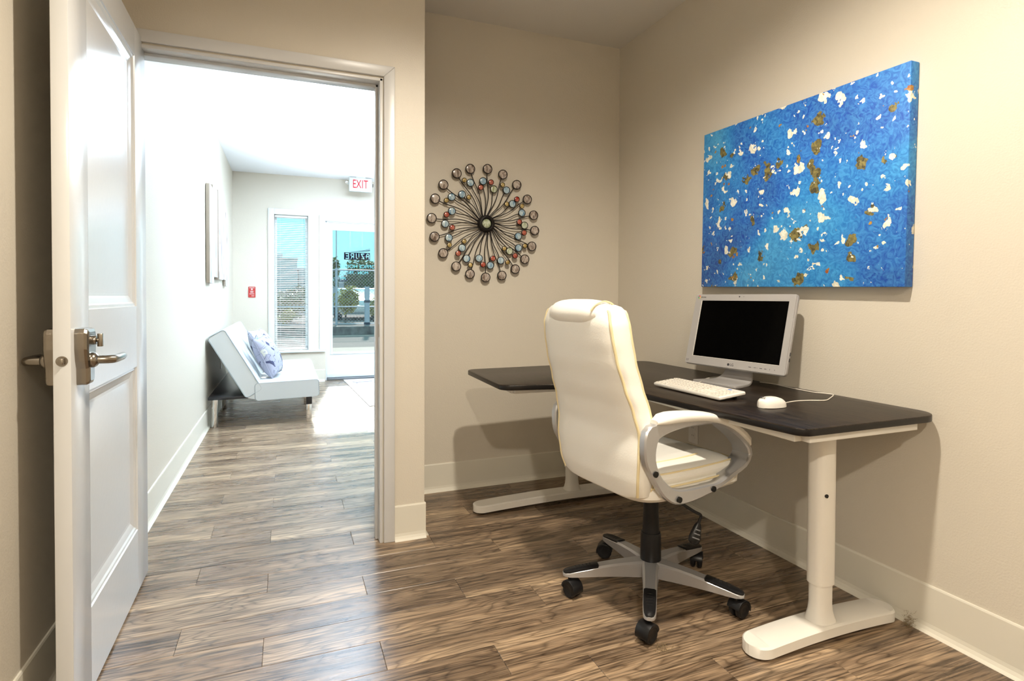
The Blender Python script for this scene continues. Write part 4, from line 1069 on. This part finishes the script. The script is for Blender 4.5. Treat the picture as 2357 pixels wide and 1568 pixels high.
def pillow(label, loc, yaw, lean, mt, size, rol=0):
    b = MB(); n = 20; vs = []; fs = []
    for s in (1, -1):
        for i in range(n + 1):
            for j in range(n + 1):
                u, v = -1 + 2*i/n, -1 + 2*j/n
                pu = u*(1 - .07*(1 - v*v)*abs(u)); pv = v*(1 - .07*(1 - u*u)*abs(v))
                t = ((1 - u*u)*(1 - v*v))**.48
                vs.append(Vector((s*.092*t, pu*size/2, pv*size/2 + size/2)))
    q = (n + 1)**2
    for s in (0, 1):
        for i in range(n):
            for j in range(n):
                a = s*q + i*(n+1) + j; f = (a, a + n + 1, a + n + 2, a + 1); fs.append(f if s == 0 else f[::-1])
    b.add(vs, fs, True); me = b.mesh('throw_pillow'); me.materials.append(M[mt])
    bm = bmesh.new(); bm.from_mesh(me); bmesh.ops.remove_doubles(bm, verts=bm.verts, dist=1e-5); bm.to_mesh(me); bm.free()
    t = thing('throw_pillow', label, 'pillow', loc, yaw); t.rotation_euler = (rol, lean, yaw)
    o = link('cover', me, t); smoothed(o)
    ed = [Vector((0, s1*size/2*.999*(1 - 0), 0)) for s1 in (0,)]
    rim = []
    for k in range(80):
        a = k/80*4; sd = int(a); f = a - sd; u, v = [(-1 + 2*f, -1), (1, -1 + 2*f), (1 - 2*f, 1), (-1, 1 - 2*f)][sd]
        pu = u*(1 - .07*(1 - v*v)*abs(u)); pv = v*(1 - .07*(1 - u*u)*abs(v)); rim.append(Vector((0, pu*size/2, pv*size/2 + size/2)))
    MB().tube(rim, .0035, 6, closed=True).build('seam', mt, o)
    return t
pillow('grey and blue floral throw pillow at the near end of the sofa', (-.085, 5.52, .372), math.radians(-13), math.radians(-24), 'pillow_a', .38, math.radians(4))
pillow('second floral throw pillow, partly hidden behind the nearer one', (-.120, 6.00, .374), math.radians(-14), math.radians(-26), 'pillow_b', .42)

# ---- plank wall art above the sofa
def weathered(name, seed):
    Mx = mat(name, (.7, .66, .6), .7); n, l, b = nodes_of(Mx)
    tc = n.new('ShaderNodeTexCoord'); oi = n.new('ShaderNodeObjectInfo'); sc = n.new('ShaderNodeVectorMath'); sc.operation = 'SCALE'; sc.inputs[0].default_value = (3, 17, 11); l.new(oi.outputs['Random'], sc.inputs['Scale'])
    ad = n.new('ShaderNodeVectorMath'); ad.operation = 'ADD'; l.new(tc.outputs['Object'], ad.inputs[0]); l.new(sc.outputs['Vector'], ad.inputs[1])
    mp = n.new('ShaderNodeMapping'); mp.inputs['Scale'].default_value = (1, 5, .7); l.new(ad.outputs['Vector'], mp.inputs['Vector'])
    def nz(scale, det):
        t = n.new('ShaderNodeTexNoise'); t.inputs['Scale'].default_value = scale; t.inputs['Detail'].default_value = det; t.inputs['Distortion'].default_value = .8; l.new(mp.outputs['Vector'], t.inputs['Vector']); return t.outputs['Fac']
    def rp(f, st):
        r = n.new('ShaderNodeValToRGB'); e = r.color_ramp.elements; e[0].position, e[0].color = st[0][0], (*st[0][1], 1); e[1].position, e[1].color = st[-1][0], (*st[-1][1], 1)
        for p_, c_ in st[1:-1]: k = e.new(p_); k.color = (*c_, 1)
        l.new(f, r.inputs['Fac']); return r.outputs['Color']
    base = rp(nz(5, 6), [(.34, (.10, .07, .055)), (.42, (.60, .56, .52)), (.7, (.82, .80, .77))])
    blue = rp(nz(2.2, 3), [(.60, (0, 0, 0)), (.66, (1, 1, 1))])
    x = n.new('ShaderNodeMix'); x.data_type = 'RGBA'; l.new(blue, x.inputs['Factor']); l.new(base, x.inputs[6]); x.inputs[7].default_value = (.12, .20, .42, 1)
    l.new(x.outputs[2], b.inputs['Base Color']); return Mx
M['weathered'] = weathered('whitewashed_wood', 1); M['raw_side'] = mat('raw_wood_side', (.30, .25, .20), .8, bump=(40, .4, .003))
pa = thing('plank_wall_art', 'whitewashed vertical plank wall art hung on the lobby wall above the sofa', 'wall art', (XL, 5.16, 1.18))
for y0, y1, z0, z1, d in ((0, .27, .005, .81, .034), (.272, .585, .065, .85, .030), (.587, .935, .05, .86, .040), (.937, 1.305, .06, .75, .034), (1.307, 1.49, .0, .67, .028)):
    b = MB().box(0.004, d, y0, y1, z0, z1); o = b.build('board', 'weathered', pa, .003)
    o.data.materials.append(M['raw_side'])
    for p_ in o.data.polygons:
        if abs(p_.normal.y) > .7 or abs(p_.normal.z) > .7: p_.material_index = 1

# ---- red alarm placard
al = thing('alarm_placard', 'small red fire alarm instruction plate on the lobby front wall', 'sign', (-.404, YF, 1.128))
M['alarm_red'] = mat('alarm_red', (.40, .03, .025), .4)
bd = MB().prism(round_poly([(-.040, -.066), (.040, -.066), (.040, .066), (-.040, .066)], .005, 3), 0, .006, basis((1, 0, 0), (0, 0, 1), (0, -1, 0), (0, 0, 0))).build('plate', 'alarm_red', al)
M['print_white'] = mat('print_white', (.75, .70, .66), .6)
for z, w, x in ((.052, .060, 0), (.010, .034, 0), (-.002, .034, 0), (-.022, .052, 0), (-.046, .030, .010)):
    MB().box(x - w/2, x + w/2, -.0072, -.006, z - .003, z + .003).build('print_line', 'print_white', bd)
MB().prism([(.010*math.cos(a*PI/8), .010*math.sin(a*PI/8)) for a in range(16)], .006, .0075, basis((1, 0, 0), (0, 0, 1), (0, -1, 0), (0, 0, .034))).build('print_line', 'print_white', bd)

# ---- exit sign hung from the ceiling
ex = thing('exit_sign', 'white ceiling-mounted sign with red EXIT letters near the entry door', 'sign', (.865, 7.40, ZC2))
M['sign_white'] = mat('sign_white', (.50, .53, .52), .5); M['exit_red'] = mat('exit_red', (.50, .004, .016), .6, spec=.2)
MB().box(-.06, .06, -.022, .022, -.010, 0).build('mount', 'sign_white', ex, .003)
MB().box(-.142, .142, -.020, .020, -.186, -.010).build('housing', 'sign_white', ex, .006, 3)
for x, c in zip((-.078, -.024, .022, .064), 'EXIT'):
    text('letter', c, .150, 'exit_red', basis((1, 0, 0), (0, 0, 1), (0, -1, 0), (x, -.0205, -.096)), ex, sx=.62 if c != 'I' else .62, ext=.0006)
MB().box(.150, .158, -.006, .006, -.115, -.075).build('test_button', 'ink', ex)
hd = MB().cyl((-.142, 0, -.090), (-.160, 0, -.090), .008, 10).build('lamp_arm', 'sign_white', ex)
MB().lathe([(.020, 0), (.021, .012), (.017, .026), (.008, .032)], 18, Matrix.Translation((-.172, -.014, -.085)) @ Matrix.Rotation(math.radians(80), 4, 'X')).build('lamp_head', 'chrome', hd)

# ---- door mat
mt = thing('door_mat', 'pale rug with dark scribble pattern inside the entry door', 'rug', (0, 0, 0))
M['mat_pale'] = mat('rug_pale', (.62, .58, .56), .95, bump=(300, .5, .003), var=(9, (.70, .67, .66, 1)))
M['mat_line'] = mat('rug_pattern', (.16, .14, .17), .95)
mo = MB().prism([(.745, 5.66), (1.78, 5.66), (1.68, 7.56), (.665, 7.56)], .0005, .008).build('rug', 'mat_pale', mt, .002)
rnd = random.Random(5)
for k in range(26):
    cx, cy = rnd.uniform(.78, 1.55), rnd.uniform(5.80, 7.40); pts = []; a = rnd.uniform(0, 6.28)
    for j in range(10):
        a += rnd.uniform(-.9, .9); cx += .03*math.cos(a); cy += .03*math.sin(a); pts.append((min(max(cx, .76), 1.6), min(max(cy, 5.72), 7.5), .0082))
    MB().tube(pts, .003, 4).build('pattern_line', 'mat_line', mo)
for x in range(24): MB().box(.67 + x*.042, .68 + x*.042, 7.555, 7.575, .0005, .004).build('fringe', 'mat_line', mo)

# ---- low outlet on the lobby wall behind the sofa
o2 = thing('wall_outlet', 'white electrical outlet low on the lobby wall behind the sofa', 'outlet', (XL, 6.25, .42))
MB().prism(round_poly([(-.035, -.058), (.035, -.058), (.035, .058), (-.035, .058)], .004, 3), 0, .005, basis((0, -1, 0), (0, 0, 1), (1, 0, 0), (0, 0, 0))).build('cover_plate', 'white', o2)

# ================================================================== OUTSIDE
GZ = -.15
M['concrete'] = mat('sidewalk_concrete', (.46, .38, .345), .9, bump=(30, .3, .01), var=(3, (.52, .44, .40, 1)), spec=0)
M['asphalt'] = mat('asphalt', (.22, .185, .175), .9, bump=(60, .4, .01), var=(25, (.34, .29, .275, 1)), spec=0)
M['old_wall'] = mat('stained_concrete', (.07, .06, .06), .9, var=(5, (.26, .24, .24, 1)))
M['galv'] = mat('galvanised_steel', (.42, .45, .52), .5, .3); M['grey_block'] = mat('grey_block', (.42, .43, .48), .8)
M['white_wall'] = mat('white_siding', (.62, .60, .62), .8); M['dark_wall'] = mat('dark_siding', (.06, .07, .10), .8)
M['leaf'] = mat('leaf_green', (.06, .10, .035), .6, var=(1.3, (.16, .20, .06, 1))); M['leaf_y'] = mat('leaf_yellow', (.28, .27, .05), .6, var=(2, (.42, .34, .05, 1))); M['bark'] = mat('bark', (.07, .05, .04), .9)
M['car_white'] = mat('car_white', (.75, .76, .78), .25, coat=.5); M['car_red'] = mat('tail_red', (.5, .02, .02), .3); M['tyre'] = mat('tyre', (.015, .015, .015), .8)
g = MB().box(-30, 40, YF + .161, 14.1, GZ - .3, GZ).build('pavement', 'concrete'); g['kind'] = 'structure'
r_ = MB().box(-30, 40, 14.1, 18.35, GZ - .3, GZ - .015).build('road', 'asphalt'); r_['kind'] = 'structure'
lot = MB().box(-40, 60, 18.65, 75, GZ - .3, .14).build('parking_lot', 'asphalt'); lot['kind'] = 'structure'
rw = MB().box(-30, 40, 18.35, 18.65, GZ - .3, .135).build('retaining_wall', 'old_wall'); tag(rw, 'low stained concrete retaining wall along the far side of the road', 'wall')
cb = thing('kerb_block', 'pale concrete kerb strip along the far edge of the street', 'kerb', (3, 18.3, GZ - .015)); MB().box(-25, 30, -.12, .04, 0, .03).build('kerb', 'concrete', cb)
# chain-link fence
fe = thing('chain_link_fence', 'tall galvanised chain-link fence across the street', 'fence', (2, 19.2, .14))
for x in (-3.4, -.52, 2.36+.0, 5.2): 
    po_ = MB().cyl((x, 0, 0), (x, 0, 1.86), .036, 12).build('post', 'galv', fe)
MB().cyl((-.52, 0, 1.86), (-.52, 0, 5.2), .015, 8).build('mast', 'galv', fe)
for z, r__ in ((.60, .020), (1.80, .022), (.04, .016)): MB().cyl((-3.5, 0, z), (5.3, 0, z), r__, 8).build('rail', 'galv', fe)
wm = MB(); pt = .105; zl, zh = .04, 1.80; x = -3.5 - (zh - zl)
while x < 5.3:
    for s in (1, -1):
        a = (x, zl) if s > 0 else (x, zh); b_ = (x + zh - zl, zh) if s > 0 else (x + zh - zl, zl)
        (x0, z0), (x1, z1) = a, b_
        if x0 < -3.5: z0 += (-3.5 - x0)*s; x0 = -3.5
        if x1 > 5.3: z1 -= (x1 - 5.3)*s; x1 = 5.3
        if x1 > x0: wm.tube([(x0, .012*s, z0), (x1, .012*s, z1)], .0036, 3, cap=False)
    x += pt
tag(wm.build('wire_mesh', 'galv', fe), kind='stuff')
# utility pole
up_ = thing('utility_pole', 'thick grey steel pole with dark bands behind the street wall', 'pole', (2.41, 18.86, .14))
MB().lathe([(.085, 0), (.083, 1.15), (.08, 1.26)], 18).build('shaft', 'galv', up_)
for z in (.02, .74): MB().lathe([(.098, z), (.10, z + .02), (.10, z + .06), (.098, z + .08)], 18).build('band', 'dark_wall', up_)
# foliage
def foliage(b, c, rx, ry, rz, n, size, seed):
    rnd = random.Random(seed)
    for i in range(n):
        while True:
            p_ = Vector((rnd.uniform(-1, 1), rnd.uniform(-1, 1), rnd.uniform(-1, 1)))
            if .35 < p_.length < 1: break
        q = Vector((c[0] + p_.x*rx, c[1] + p_.y*ry, c[2] + p_.z*rz)); d = Vector((rnd.uniform(-1, 1), rnd.uniform(-1, 1), rnd.uniform(-.6, .6))).normalized(); e = d.cross(Vector((rnd.uniform(-1, 1), rnd.uniform(-1, 1), 1))).normalized(); s_ = size*rnd.uniform(.6, 1.3)
        b.add([q - d*s_, q + e*s_*.4, q + d*s_, q - e*s_*.4], [(0, 1, 2, 3)])
def tree(name, label, x, y, h, rx, mt_, n, seed, size=.12, low=.45, cat='tree', group=None):
    t = thing(name, label, cat, (x, y, .14), 0, group)
    rnd = random.Random(seed); b = MB()
    MB().tube([(0, 0, 0), (.03, .02, h*.3), (-.02, 0, h*.6)], [.10*h/4, .08*h/4, .04*h/4], 8).build('trunk', 'bark', t)
    for k in range(7): foliage(b, (rnd.uniform(-.5, .5)*rx, rnd.uniform(-.5, .5)*rx, h*(low + (1 - low)*rnd.uniform(.15, .8))), rx*.6, rx*.6, h*(1 - low)*.33, n//7, size, seed*10 + k)
    b.build('foliage', mt_, t)
tree('broadleaf_tree', 'dark green tree behind the fence, tallest in the door glass', 3.45, 27, 2.75, 1.0, 'leaf', 2200, 3)
tree('broadleaf_tree', 'dark green tree at the left edge of the door glass', 1.70, 27, 2.75, .55, 'leaf', 1200, 4)
tree('broadleaf_tree', 'dark green tree right of the pole behind the fence', 4.6, 29, 2.5, .8, 'leaf', 1200, 5)
tree('leafy_bush', 'yellow-green bush growing behind the fence at the left', 1.95, 21.3, 1.35, .58, 'leaf_y', 1800, 6, .07, .12, 'bush')
tree('leafy_bush', 'small yellow flowering bush beside the parked cars', 2.95, 21.3, .85, .20, 'leaf_y', 500, 7, .05, .35, 'bush')
tree('leafy_bush', 'green round bush behind the blind slats of the lobby window', .10, 21.5, 1.5, .95, 'leaf', 2200, 8, .08, .08, 'bush')
tree('leafy_bush', 'low yellow-leaved bush low in the lobby window', -.05, 19.9, .62, .30, 'leaf_y', 500, 9, .05, .1, 'bush')
# buildings
def building(name, label, x0, x1, y, z1, mt_, wins=(), depth=6):
    t = thing(name, label, 'building', ((x0 + x1)/2, y, .14)); w = (x1 - x0)/2; z1 -= .14
    MB().box(-w, w, 0, depth, 0, z1).build('wall', mt_, t)
    MB().box(-w - .05, w + .05, -.05, depth + .05, z1, z1 + .08).build('roof_edge', 'white_wall', t)
    for a, b_, c_, d_ in wins:
        f_ = MB().box(a - (x0 + x1)/2 - .05, b_ - (x0 + x1)/2 + .05, -.04, .02, c_ - .19, d_ - .09).build('window', 'white_wall', t)
        MB().box(a - (x0 + x1)/2, b_ - (x0 + x1)/2, -.05, -.035, c_ - .14, d_ - .14).build('pane', 'dark_wall', f_)
    return t
building('grey_building', 'plain grey block building at the left of the door glass', .6, 2.86, 32, 1.78, 'grey_block', depth=1.2)
building('dark_building', 'dark building with white framed windows behind the fence', 2.96, 6.2, 33.5, 2.15, 'dark_wall', [(3.45, 3.85, .75, 1.35), (3.95, 4.3, .75, 1.35)])
building('white_building', 'stepped white office building seen through the window blind', -6.5, .60, 40, 3.52, 'white_wall', [(-3, -2.0, 1.2, 2.3), (-1.6, -.6, 1.2, 2.3)])
building('white_building', 'lower wing of the white building right of its step', .72, 1.35, 41, 2.92, 'white_wall')
building('roof_block', 'small raised rooftop block on the white building', -1.6, -.35, 42.5, 3.95, 'white_wall', depth=1.5)
# parked cars
def car(label, x, y, rz, group='cars parked behind the fence'):
    t = thing('parked_car', label, 'car', (x, y, .14), rz, group)
    prof = [(-2.15, .30), (-2.2, .55), (-2.1, .78), (-1.3, .88), (-.75, 1.28), (.55, 1.30), (1.15, .98), (2.0, .86), (2.15, .62), (2.12, .30)]
    n = len(prof); b = MB(); vs = [Vector((a, -.85, z)) for a, z in prof] + [Vector((a, .85, z)) for a, z in prof]
    b.add(vs, [tuple(range(n)), tuple(range(2*n-1, n-1, -1))] + [(i, (i+1) % n, n + (i+1) % n, n + i) for i in range(n)]); b.build('body', 'car_white', t, .07, 3)
    for s in (-1, 1):
        gl_ = MB(); pr = [(-1.15, .90), (-.72, 1.22), (.50, 1.24), (1.0, .97)]
        gl_.add([Vector((a, s*.853, z)) for a, z in pr] + [Vector((a, s*.845, z)) for a, z in pr], [(0,1,2,3),(7,6,5,4),(0,1,5,4),(1,2,6,5),(2,3,7,6),(3,0,4,7)]); gl_.build('side_window', 'dark_wall', t)
        for xx in (-1.35, 1.35): MB().lathe([(.10, 0), (.30, .0), (.32, .04), (.32, .16), (.30, .2), (.1, .2)], 20, Matrix.Translation((xx, s*.80 - (.1), .32)) @ Matrix.Rotation(-PI/2, 4, 'X')).build('wheel', 'tyre', t)
        MB().box(-2.23, -2.1, s*.6 - .14, s*.6 + .14, .62, .76).build('tail_lamp', 'car_red', t)
    MB().box(-1.36, -.80, -.68, .68, .93, 1.20, Matrix.Identity(4)).build('rear_window', 'dark_wall', t) if False else None
car('white car parked in the lot, left behind the pole', 2.75, 24.6, math.radians(88))
car('white car parked farthest right in the lot', 4.95, 24.8, math.radians(92))
